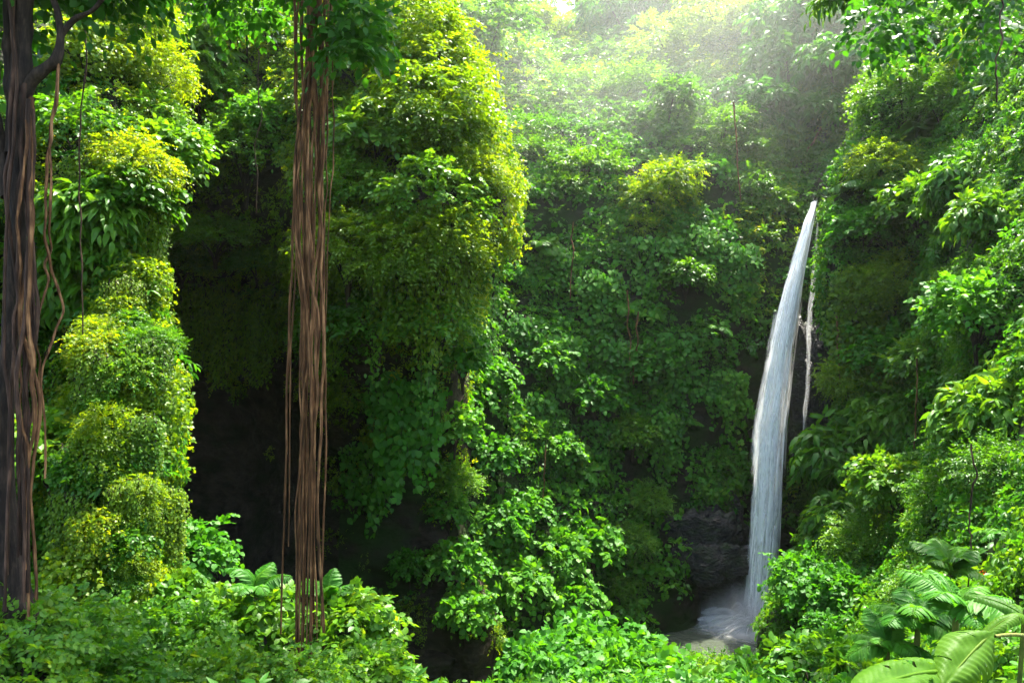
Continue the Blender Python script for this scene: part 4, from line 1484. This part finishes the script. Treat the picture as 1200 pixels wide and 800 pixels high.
for k in range(15):
    xx = rf.uniform(22, 42) if k < 10 else rf.uniform(-25, 14)
    g_ = Geo()
    ytop = rf.uniform(95, 170) if xx > 14 else rf.uniform(-150, 120)
    dk = D - rf.uniform(.08, .30)
    root_geo(g_, P(min(xx, 38), ytop, dk), P(xx - rf.uniform(0, 9) + (6 if k % 5 == 0 else 0), rf.uniform(640, 730), dk - .1), rf.uniform(.012, .030), rf.uniform(.008, .022), rf, .10, 80, 6)
    link('root', mesh_np('fig_root', np.concatenate(g_.V) - base, [np.concatenate(f) for f in g_.F.values()], M['root' if k % 4 == 1 else 'root_dark'], smooth=True), fig)
# loose lianas from its limb
for (x0, y0, x1, y1) in ((68, 75, 52, 560), (70, 60, 47, 480)):
    g_ = Geo()
    root_geo(g_, P(x0, y0, D - .1), P(x1, y1, D), .018, .012, rf, .15, 80, 6)
    link('root', mesh_np('fig_root', np.concatenate(g_.V) - base, [np.concatenate(f) for f in g_.F.values()], M['root'], smooth=True), fig)
# crown: leaves at the top edge, plus unseen clusters added to shade the foreground
g_ = Geo()
rc = R_(55)
for (px, py, d, rad) in ((-60, -170, 9, 2.2), (60, -190, 9.5, 2.0), (160, -150, 10.5, 1.9), (230, -170, 12, 2.2), (330, -190, 12.5, 2.2), (430, -190, 13.5, 2.0), (20, -260, 13, 3.0), (560, -330, 13, 1.8), (540, -235, 15, 1.5), (640, -250, 16, 1.5), (600, -300, 14, 1.4), (470, -250, 14, 1.3), (680, -360, 13.5, 1.5), (460, -420, 12, 1.7), (620, -480, 11, 1.6), (330, -420, 11, 1.7), (250, -30, 14.5, .8), (300, -20, 14, .9), (215, -40, 13.5, .8), (405, -10, 11.5, .42), (420, 25, 11.5, .30), (412, 55, 11.5, .20), (350, -30, 13, .7), (270, 5, 15, .6), (120, -20, 9.8, .35), (150, -25, 10, .4), (20, 10, 10.2, .5), (-20, 60, 10, .5), (100, -60, 9.5, .5), (-10, -20, 9.6, .6)):
    blob_foliage(g_, P(px, py, d) - base, (rad, rad, rad * .6), int(70 * max(rad, .5) ** 1.7) + 16, 'oval', .17, 4, .5, .5, .7, rc, -.8, int(px) % 97, .5)
link('crown', g_.mesh('fig_crown_with_shade_blobs', M['leaf_deep']), fig)
# the limb that carries the root column
fpart('limb', [P(26, -240, D), P(120, -270, 10), P(240, -235, 11.5), P(368, -185, 12), P(440, -190, 13)], [.16, .2, .22, .2, .1], 'bark')
# sprays hanging into the top edge from trees rooted on the right slope
def overhang(px, py, d, root, rad, n, label, leaf, lsize, mat):
    q = cast(*root)
    base = q[0] - q[1] * .2
    C = P(px, py, d)
    t = thing('overhanging_tree', base, label, 'tree', 'trees leaning over the right slope')
    g_ = Geo()
    tube(g_, bez(base * 0, np.array([0, 0, 2.5]), (C - base) * .6 + [0, 0, 2.2], C - base, 14), np.linspace(.11, .03, 14), 7)
    link('trunk', g_.mesh('leaning_trunk', M['bark']), t)
    g_ = Geo()
    r = R_(int(px))
    for k in range(7):
        o = r.normal(size=3) * [rad * .7, rad * .7, rad * .45]
        blob_foliage(g_, C - base + o, (rad * .5, rad * .5, rad * .5), n, leaf, lsize, 4, .4, .8, .7, r, -.9, k, .4)
    link('crown', g_.mesh('leaning_crown', M[mat]), t)


overhang(1120, -25, 14, (1290, 60), .85, 45, 'dark leaning tree whose sprays hang into the top edge at the upper right', 'oval', .17, 'leaf_deep')
overhang(1010, -20, 18, (1200, -60), .55, 30, 'branch tips dipping in at the top edge above the waterfall', 'lance', .28, 'leaf_mid')
# ------------------------------------------------------------------ water
WZ = 0.45


def water_mat(name, col, lo, hi, across, along, dens, emit_edge=True):
    """falling water: white, thin where the streak noise is thin"""
    m, nt, out = nodes(name)
    L = nt.links
    uv = nt.nodes.new('ShaderNodeUVMap')
    uv.uv_map = 'UVMap'
    mp = nt.nodes.new('ShaderNodeMapping')
    mp.inputs['Scale'].default_value = (across, along, 1)
    L.new(uv.outputs[0], mp.inputs[0])
    n1 = nt.nodes.new('ShaderNodeTexNoise')
    n1.inputs['Scale'].default_value = 1.0
    n1.inputs['Detail'].default_value = 5
    n1.inputs['Roughness'].default_value = 0.6
    n1.inputs['Distortion'].default_value = 0.3
    L.new(mp.outputs[0], n1.inputs[0])
    mr = nt.nodes.new('ShaderNodeMapRange')
    mr.interpolation_type = 'SMOOTHSTEP'
    mr.inputs['From Min'].default_value = lo
    mr.inputs['From Max'].default_value = hi
    mp2 = nt.nodes.new('ShaderNodeMapping')
    mp2.inputs['Scale'].default_value = (across * 3.2, along * 2.6, 1)
    L.new(uv.outputs[0], mp2.inputs[0])
    n2 = nt.nodes.new('ShaderNodeTexNoise')
    n2.inputs['Scale'].default_value = 1.0
    n2.inputs['Detail'].default_value = 6
    n2.inputs['Roughness'].default_value = 0.7
    L.new(mp2.outputs[0], n2.inputs[0])
    sm_ = nt.nodes.new('ShaderNodeMath')
    sm_.operation = 'MULTIPLY_ADD'
    sm_.inputs[1].default_value = 0.45
    L.new(n2.outputs['Fac'], sm_.inputs[0])
    hf_ = nt.nodes.new('ShaderNodeMath')
    hf_.operation = 'MULTIPLY'
    hf_.inputs[1].default_value = 0.55
    L.new(n1.outputs['Fac'], hf_.inputs[0])
    L.new(hf_.outputs[0], sm_.inputs[2])
    L.new(sm_.outputs[0], mr.inputs['Value'])
    at = nt.nodes.new('ShaderNodeAttribute')
    at.attribute_name = 'tint'
    mu = nt.nodes.new('ShaderNodeMath')
    mu.operation = 'MULTIPLY'
    L.new(mr.outputs[0], mu.inputs[0])
    L.new(at.outputs['Fac'], mu.inputs[1])
    m3 = nt.nodes.new('ShaderNodeMath')
    m3.operation = 'MULTIPLY'
    m3.use_clamp = True
    m3.inputs[1].default_value = dens
    L.new(mu.outputs[0], m3.inputs[0])
    d = nt.nodes.new('ShaderNodeBsdfDiffuse')
    d.inputs['Color'].default_value = (*col, 1)
    t = nt.nodes.new('ShaderNodeBsdfTranslucent')
    t.inputs['Color'].default_value = (*col, 1)
    ms = nt.nodes.new('ShaderNodeMixShader')
    ms.inputs[0].default_value = 0.45
    L.new(d.outputs[0], ms.inputs[1])
    L.new(t.outputs[0], ms.inputs[2])
    tr = nt.nodes.new('ShaderNodeBsdfTransparent')
    mx = nt.nodes.new('ShaderNodeMixShader')
    L.new(m3.outputs[0], mx.inputs[0])
    L.new(tr.outputs[0], mx.inputs[1])
    L.new(ms.outputs[0], mx.inputs[2])
    L.new(mx.outputs[0], out.inputs[0])
    return m


M['fall'] = water_mat('falling_water', (.93, .93, .92), .38, .56, 4.0, .36, 2.4)
M['fall_thin'] = water_mat('thin_water', (.93, .93, .92), .36, .66, 5.0, .5, .75)
M['spray'] = water_mat('spray', (.93, .93, .92), .2, .48, 3.0, .8, 1.6)
M['foam'] = water_mat('foam', (.92, .92, .90), .2, .46, .9, .9, 2.4)

FY = np.array([238, 262, 300, 350, 400, 500, 600, 700, 735.])
FX = np.array([951, 944, 935, 925, 915, 902, 896, 889, 887.])
FW = np.array([3.5, 6, 8.5, 10.5, 12.5, 14, 15, 15.5, 17.])
FD = np.array([42.4, 41.9, 41.5, 41.3, 41.1, 40.8, 40.5, 40.3, 40.2])


def fall_pt(y, u):
    return np.stack([(np.interp(y, FY, FX) + u * np.interp(y, FY, FW) - 600) / F * np.interp(y, FY, FD),
                     np.interp(y, FY, FD) - .35 * (1 - u * u),
                     CAMZ + (400 - y) / F * np.interp(y, FY, FD)], -1)


class Ribbons:
    def __init__(s):
        s.V, s.Q, s.A, s.U, s.n = [], [], [], [], 0

    def add(s, L, R, alpha, off, cols=5, wid=1.0, lenm=1.0, bow=None):
        """strip between edge curves L and R (n,3); alpha (n,); soft edges across"""
        n = len(L)
        w = np.linspace(0, 1, cols)
        V = L[:, None] * (1 - w)[None, :, None] + R[:, None] * w[None, :, None]
        if bow is not None:
            V = V + (4 * w * (1 - w))[None, :, None] * bow
        prof = np.clip(4 * w * (1 - w), 0, 1) ** .7
        s.V.append(V.reshape(-1, 3))
        s.A.append((alpha[:, None] * prof[None]).ravel())
        W, T = np.meshgrid(w * wid, np.linspace(0, lenm, n))
        s.U.append(np.stack([W + off[0], T + off[1]], -1).reshape(-1, 2))
        i, j = np.meshgrid(np.arange(n - 1), np.arange(cols - 1), indexing='ij')
        s.Q.append(np.stack([i * cols + j, i * cols + j + 1, (i + 1) * cols + j + 1, (i + 1) * cols + j], -1).reshape(-1, 4) + s.n)
        s.n += n * cols

    def mesh(s, name, mat, org):
        return mesh_np(name, np.concatenate(s.V) - org, [np.concatenate(s.Q)], mat, np.concatenate(s.A), True, np.concatenate(s.U))


rw = R_(31)
fbase = P(887, 728, 40.2)
fbase[2] = WZ
wf = thing('waterfall', fbase, 'tall white waterfall dropping into the grey-green pool at the foot of the green cliff', 'waterfall')
rb = Ribbons()
yy = np.linspace(238, 733, 70)
for k in range(3):
    o_ = np.array([0, -.10 * k, 0])
    jl = .30 * vnoise(np.stack([yy * .035, yy * 0 + k * 9, yy * 0], -1), 41) + .12 * vnoise(np.stack([yy * .15, yy * 0 + k, yy * 0], -1), 42)
    jr = .30 * vnoise(np.stack([yy * .035, yy * 0 + k * 9 + 4, yy * 0], -1), 43) + .12 * vnoise(np.stack([yy * .15, yy * 0 + k, yy * 0], -1), 44)
    rb.add(fall_pt(yy, -.86 + .08 * k + jl) + o_, fall_pt(yy, .86 - .14 * k + jr) + o_, np.full(70, .66 - .1 * k), (k * 7.3, k * 3.1), 11, 1.7, 22, np.array([0, -.25, 0]))
for k in range(270):
    y0 = rw.uniform(232, 680)
    y1 = min(735, y0 + rw.uniform(28, 190))
    u = rw.uniform(-1.0, 1.0) * (1.18 if k % 4 == 0 else .9)
    wd = rw.uniform(.05, .30)
    t = np.linspace(0, 1, 24)
    y = y0 + (y1 - y0) * t
    uu = u + .10 * vnoise(np.stack([t * 2, t * 0 + k, t * 0], -1), 4) + rw.normal() * .06 * t
    a = np.sin(t * PI) ** .8 * rw.uniform(.35, 1.0) * (.5 if abs(u) > .9 else 1)
    o_ = np.array([0, -.08 - .45 * rw.random(), 0])
    rb.add(fall_pt(y, uu - wd) + o_, fall_pt(y, uu + wd) + o_, a, (rw.uniform(0, 90), rw.uniform(0, 90)), 5, wd * 1.8, (y1 - y0) * .044, np.array([0, -.08, 0]))
link('main_stream', rb.mesh('main_stream', M['fall'], fbase), wf)
# thin strand to the right
SYv = np.array([262, 300, 340, 385, 430, 480, 540.])
SXv = np.array([957, 955, 952, 947, 948, 945, 941.])
rb = Ribbons()
for k in range(16):
    y0 = rw.uniform(258, 430)
    y1 = min(540, y0 + rw.uniform(60, 170))
    y = np.linspace(y0, y1, 24)
    c_ = np.interp(y, SYv, SXv) + rw.normal() * 1.8 + 1.4 * vnoise(np.stack([y * .05, y * 0 + k, y * 0], -1), 6)
    dd = np.interp(y, [258, 540], [41.0, 40.6]) - rw.uniform(0, .3)
    wp = rw.uniform(.6, 2.0)
    Lp = np.stack([(c_ - wp - 600) / F * dd, dd, CAMZ + (400 - y) / F * dd], -1)
    Rp = np.stack([(c_ + wp - 600) / F * dd, dd, CAMZ + (400 - y) / F * dd], -1)
    rb.add(Lp, Rp, np.sin(np.linspace(0, 1, 24) * PI) ** .6 * rw.uniform(.5, 1), (rw.uniform(0, 90), rw.uniform(0, 90)), 4, .3, (y1 - y0) * .04)
link('thin_stream', rb.mesh('thin_stream', M['fall_thin'], fbase), wf)
# splash: jets flung from the foot
rb = Ribbons()
for k in range(420):
    a = rw.uniform(-PI, PI)
    t = np.linspace(0, 1, 14)[:, None]
    R0 = rw.uniform(.0, .8)
    reach = rw.uniform(.8, 3.2)
    hgt = rw.uniform(.1, 1.6) * (1.25 - reach / 4)
    dr = np.array([math.cos(a), math.sin(a) * .8, 0])
    p = fbase + dr * (R0 + reach * t) + np.array([0, 0, 1.]) * (hgt * 4 * t * (1 - t * .85) * .6 + .04)
    wd = rw.uniform(.03, .15) * (.5 + t)
    sd_ = np.array([-.55 * math.sin(a), 0, .8])
    rb.add(p - sd_ * wd, p + sd_ * wd, (np.sin(t[:, 0] * PI * .93 + .2).clip(0, 1)) * rw.uniform(.2, .6), (rw.uniform(0, 90), rw.uniform(0, 90)), 4, .5, reach)
link('splash', rb.mesh('splash', M['spray'], fbase), wf)

# pool
m, nt, out = nodes('pool_water')
tc = nt.nodes.new('ShaderNodeTexCoord')
n1 = nt.nodes.new('ShaderNodeTexNoise')
n1.inputs['Scale'].default_value = 2.2
n1.inputs['Detail'].default_value = 5
nt.links.new(tc.outputs['Object'], n1.inputs[0])
bp = nt.nodes.new('ShaderNodeBump')
bp.inputs['Strength'].default_value = .5
bp.inputs['Distance'].default_value = .12
nt.links.new(n1.outputs['Fac'], bp.inputs['Height'])
b = nt.nodes.new('ShaderNodeBsdfPrincipled')
b.inputs['Base Color'].default_value = (.05, .06, .043, 1)
b.inputs['Roughness'].default_value = .14
b.inputs['IOR'].default_value = 1.33
nt.links.new(bp.outputs[0], b.inputs['Normal'])
nt.links.new(b.outputs[0], out.inputs[0])
M['pool'] = m
a = np.linspace(0, 2 * PI, 72, endpoint=False)
rad_ = np.linspace(0, 1, 20)
V = []
for q in rad_:
    V.append(np.stack([10.3 + 8.5 * q * np.cos(a) * (1 + .08 * np.sin(3 * a)), 39.6 + 7.2 * q * np.sin(a), WZ + .02 * vnoise(np.stack([q * 9 * np.cos(a), q * 9 * np.sin(a), a * 0], -1), 3)], -1))
i, j = np.meshgrid(np.arange(19), np.arange(72), indexing='ij')
q_ = np.stack([i * 72 + j, (i + 1) * 72 + j, (i + 1) * 72 + (j + 1) % 72, i * 72 + (j + 1) % 72], -1).reshape(-1, 4)
wo = link('water', mesh_np('water', np.concatenate(V), [q_], M['pool'], smooth=True))
wo['kind'] = 'structure'
# foam spreading on the pool
V, A, U = [], [], []
for q in rad_:
    rr_ = .2 + 3.4 * q
    V.append(np.stack([rr_ * np.cos(a) * 1.05, rr_ * np.sin(a) * .9, a * 0 + .05 + .02 * (1 - q)], -1))
    A.append(np.full(72, (1 - q) ** 1.6))
    U.append(np.stack([rr_ * np.cos(a), rr_ * np.sin(a)], -1))
link('foam', mesh_np('foam', np.concatenate(V), [q_], M['foam'], np.concatenate(A), True, np.concatenate(U)), wf)
# spray drifting round the foot
def soft_mist(nt, out, rad, dens, col, g, ns, lo, hi, name='m'):
    L = nt.links
    tc = nt.nodes.new('ShaderNodeTexCoord')
    dv = nt.nodes.new('ShaderNodeVectorMath')
    dv.operation = 'DIVIDE'
    dv.inputs[1].default_value = rad
    L.new(tc.outputs['Object'], dv.inputs[0])
    ln = nt.nodes.new('ShaderNodeVectorMath')
    ln.operation = 'LENGTH'
    L.new(dv.outputs[0], ln.inputs[0])
    m1 = nt.nodes.new('ShaderNodeMapRange')
    m1.interpolation_type = 'SMOOTHSTEP'
    m1.inputs['From Min'].default_value = 1.0
    m1.inputs['From Max'].default_value = 0.1
    L.new(ln.outputs['Value'], m1.inputs['Value'])
    no = nt.nodes.new('ShaderNodeTexNoise')
    no.inputs['Scale'].default_value = ns
    no.inputs['Detail'].default_value = 3
    L.new(tc.outputs['Object'], no.inputs[0])
    m2 = nt.nodes.new('ShaderNodeMapRange')
    m2.inputs['From Min'].default_value = lo
    m2.inputs['From Max'].default_value = hi
    L.new(no.outputs['Fac'], m2.inputs['Value'])
    mu = nt.nodes.new('ShaderNodeMath')
    mu.operation = 'MULTIPLY'
    L.new(m1.outputs[0], mu.inputs[0])
    L.new(m2.outputs[0], mu.inputs[1])
    m3 = nt.nodes.new('ShaderNodeMath')
    m3.operation = 'MULTIPLY'
    m3.inputs[1].default_value = dens
    L.new(mu.outputs[0], m3.inputs[0])
    pv = nt.nodes.new('ShaderNodeVolumePrincipled')
    pv.inputs['Color'].default_value = (*col, 1)
    pv.inputs['Anisotropy'].default_value = g
    L.new(m3.outputs[0], pv.inputs['Density'])
    L.new(pv.outputs[0], out.inputs['Volume'])


def rock_mesh(key, seed, rad, mat, sub=5, amp=.35, cut=7):
    import bmesh
    bm = bmesh.new()
    bmesh.ops.create_icosphere(bm, subdivisions=sub, radius=1)
    V = np.array([v.co[:] for v in bm.verts])
    r = R_(seed)
    d = norm(V)
    s = np.ones(len(V))
    for k in range(cut):                       # flat broken faces
        n = norm(r.normal(size=3))
        lim = r.uniform(.55, .9)
        dot = d @ n
        s = np.minimum(s, np.where(dot > .05, lim / np.maximum(dot, .05), 9))
    V = d * s[:, None]
    V = V + d * (amp * .5 * fbm(V * 1.7 + seed, 4, seed) + amp * .28 * np.abs(fbm(V * 5 + seed, 4, seed + 2)))[:, None]
    if amp > .3:                               # ledges and broken edges
        V = V * (1 + .07 * np.sign(np.sin(V[:, 2] * 9 + 3 * fbm(V * 2, 2, seed))) * (amp / .6))[:, None]
        V = V + d * (amp * .10 * fbm(V * 14, 3, seed + 6))[:, None]
    V = V * np.asarray(rad)
    for v, c_ in zip(bm.verts, V):
        v.co = c_
    me = bpy.data.meshes.new(key)
    bm.to_mesh(me)
    bm.free()
    if mat:
        me.polygons.foreach_set('use_smooth', np.ones(len(me.polygons), dtype=bool))
        me.materials.append(mat)
    return me


m, nt, out = nodes('spray_mist')
soft_mist(nt, out, (3.1, 2.1, 2.0), 2.4, (.98, .99, 1), .2, .9, .25, .7)
mi = link('mist', rock_mesh('spray_mist', 5, (3.1, 2.1, 2.0), None, 4, .0, 0))
mi.data.materials.append(m)
mi.location = fbase + [-.1, -.3, .5]
tag(mi, 'soft white spray drifting round the foot of the waterfall', 'spray', kind='stuff')


def rock(name, loc, rad, seed, label, mat='wet_rock', rz=0, group=None, amp=.35):
    o = link(name, rock_mesh(name, seed, rad, M[mat], 5, amp))
    o.location = loc
    o.rotation_euler = (0, 0, rz)
    return tag(o, label, 'rock', group)


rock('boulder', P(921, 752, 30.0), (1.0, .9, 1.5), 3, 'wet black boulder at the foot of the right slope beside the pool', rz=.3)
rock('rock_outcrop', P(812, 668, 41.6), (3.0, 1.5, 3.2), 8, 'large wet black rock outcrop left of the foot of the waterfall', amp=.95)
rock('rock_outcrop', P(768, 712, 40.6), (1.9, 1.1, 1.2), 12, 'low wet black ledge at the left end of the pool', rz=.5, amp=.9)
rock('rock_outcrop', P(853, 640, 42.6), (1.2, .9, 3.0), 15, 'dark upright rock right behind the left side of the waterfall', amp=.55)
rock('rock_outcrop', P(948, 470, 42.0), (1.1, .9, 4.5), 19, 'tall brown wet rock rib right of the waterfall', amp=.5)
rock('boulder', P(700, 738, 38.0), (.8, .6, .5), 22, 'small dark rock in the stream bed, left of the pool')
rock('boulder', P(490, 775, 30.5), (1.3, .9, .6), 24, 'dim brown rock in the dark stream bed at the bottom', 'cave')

# mist caught in the upper gorge, in front of the far hillside
m, nt, out = nodes('hill_mist')
soft_mist(nt, out, (36, 13, 26), .0135, (.96, 1, .93), .4, .09, .2, .7)
mb = link('mist', rock_mesh('hill_mist', 6, (36, 13, 26), None, 4, .0, 0))
mb.data.materials.append(m)
mb.location = P(800, 115, 52)
tag(mb, 'pale sunlit mist bank hanging before the trees of the far hillside', 'mist', kind='stuff')
# ------------------------------------------------------------------ light, air, render
SUN_AZ, SUN_EL = math.radians(38), math.radians(69)
sd = Vector((math.sin(SUN_AZ) * math.cos(SUN_EL), math.cos(SUN_AZ) * math.cos(SUN_EL), math.sin(SUN_EL)))
sl = bpy.data.lights.new('sun', 'SUN')
sl.energy = 4.4
sl.angle = math.radians(0.5)
sl.color = (1.0, 0.94, 0.82)
so = bpy.data.objects.new('sun', sl)
COL.objects.link(so)
so.rotation_euler = (-sd).to_track_quat('-Z', 'Y').to_euler()
so.location = (0, 0, 90)

w = bpy.data.worlds.new('World')
scene.world = w
w.use_nodes = True
nt = w.node_tree
bg = nt.nodes['Background']
sky = nt.nodes.new('ShaderNodeTexSky')
sky.sky_type = 'NISHITA'
sky.sun_disc = False
sky.sun_elevation = SUN_EL
sky.sun_rotation = SUN_AZ
sky.air_density = 1.2
sky.dust_density = 3.0
nt.links.new(sky.outputs[0], bg.inputs[0])
bg.inputs[1].default_value = 0.15

# damp air over the gorge
HAZE = 0.0002
hv = np.array([(x, y, z) for x in (-900, 900) for y in (-900, 950) for z in (-4.5, 72)], dtype=float)
hf = np.array([(0, 1, 3, 2), (4, 6, 7, 5), (0, 4, 5, 1), (2, 3, 7, 6), (0, 2, 6, 4), (1, 5, 7, 3)])
hm, hnt, hout = nodes('haze')
pv = hnt.nodes.new('ShaderNodeVolumePrincipled')
pv.inputs['Color'].default_value = (0.96, 1.0, 0.95, 1)
pv.inputs['Density'].default_value = HAZE
pv.inputs['Anisotropy'].default_value = 0.72
hnt.links.new(pv.outputs[0], hout.inputs['Volume'])
if HAZE > 0:
    ho = link('haze', mesh_np('haze', hv, [hf], hm))
    tag(ho, 'pale sunlit mist hanging in the gorge air', 'mist', kind='stuff')

scene.view_settings.view_transform = 'Standard'
scene.view_settings.look = 'None'
scene.view_settings.gamma = 1.0
scene.view_settings.use_curve_mapping = False
scene.view_settings.exposure = 2.7
c = scene.cycles
c.use_denoising = True
try:
    c.denoiser = 'OPENIMAGEDENOISE'
    c.denoising_input_passes = 'RGB_ALBEDO_NORMAL'
    c.denoising_prefilter = 'ACCURATE'
except Exception as e:
    print('denoise', e)
c.max_bounces = 9
c.diffuse_bounces = 5
c.glossy_bounces = 3
c.transmission_bounces = 5
c.transparent_max_bounces = 24
c.volume_bounces = 1
c.sample_clamp_indirect = 6.0
c.use_adaptive_sampling = True
c.adaptive_threshold = 0.015
c.volume_max_steps = 256
scene.render.use_persistent_data = False
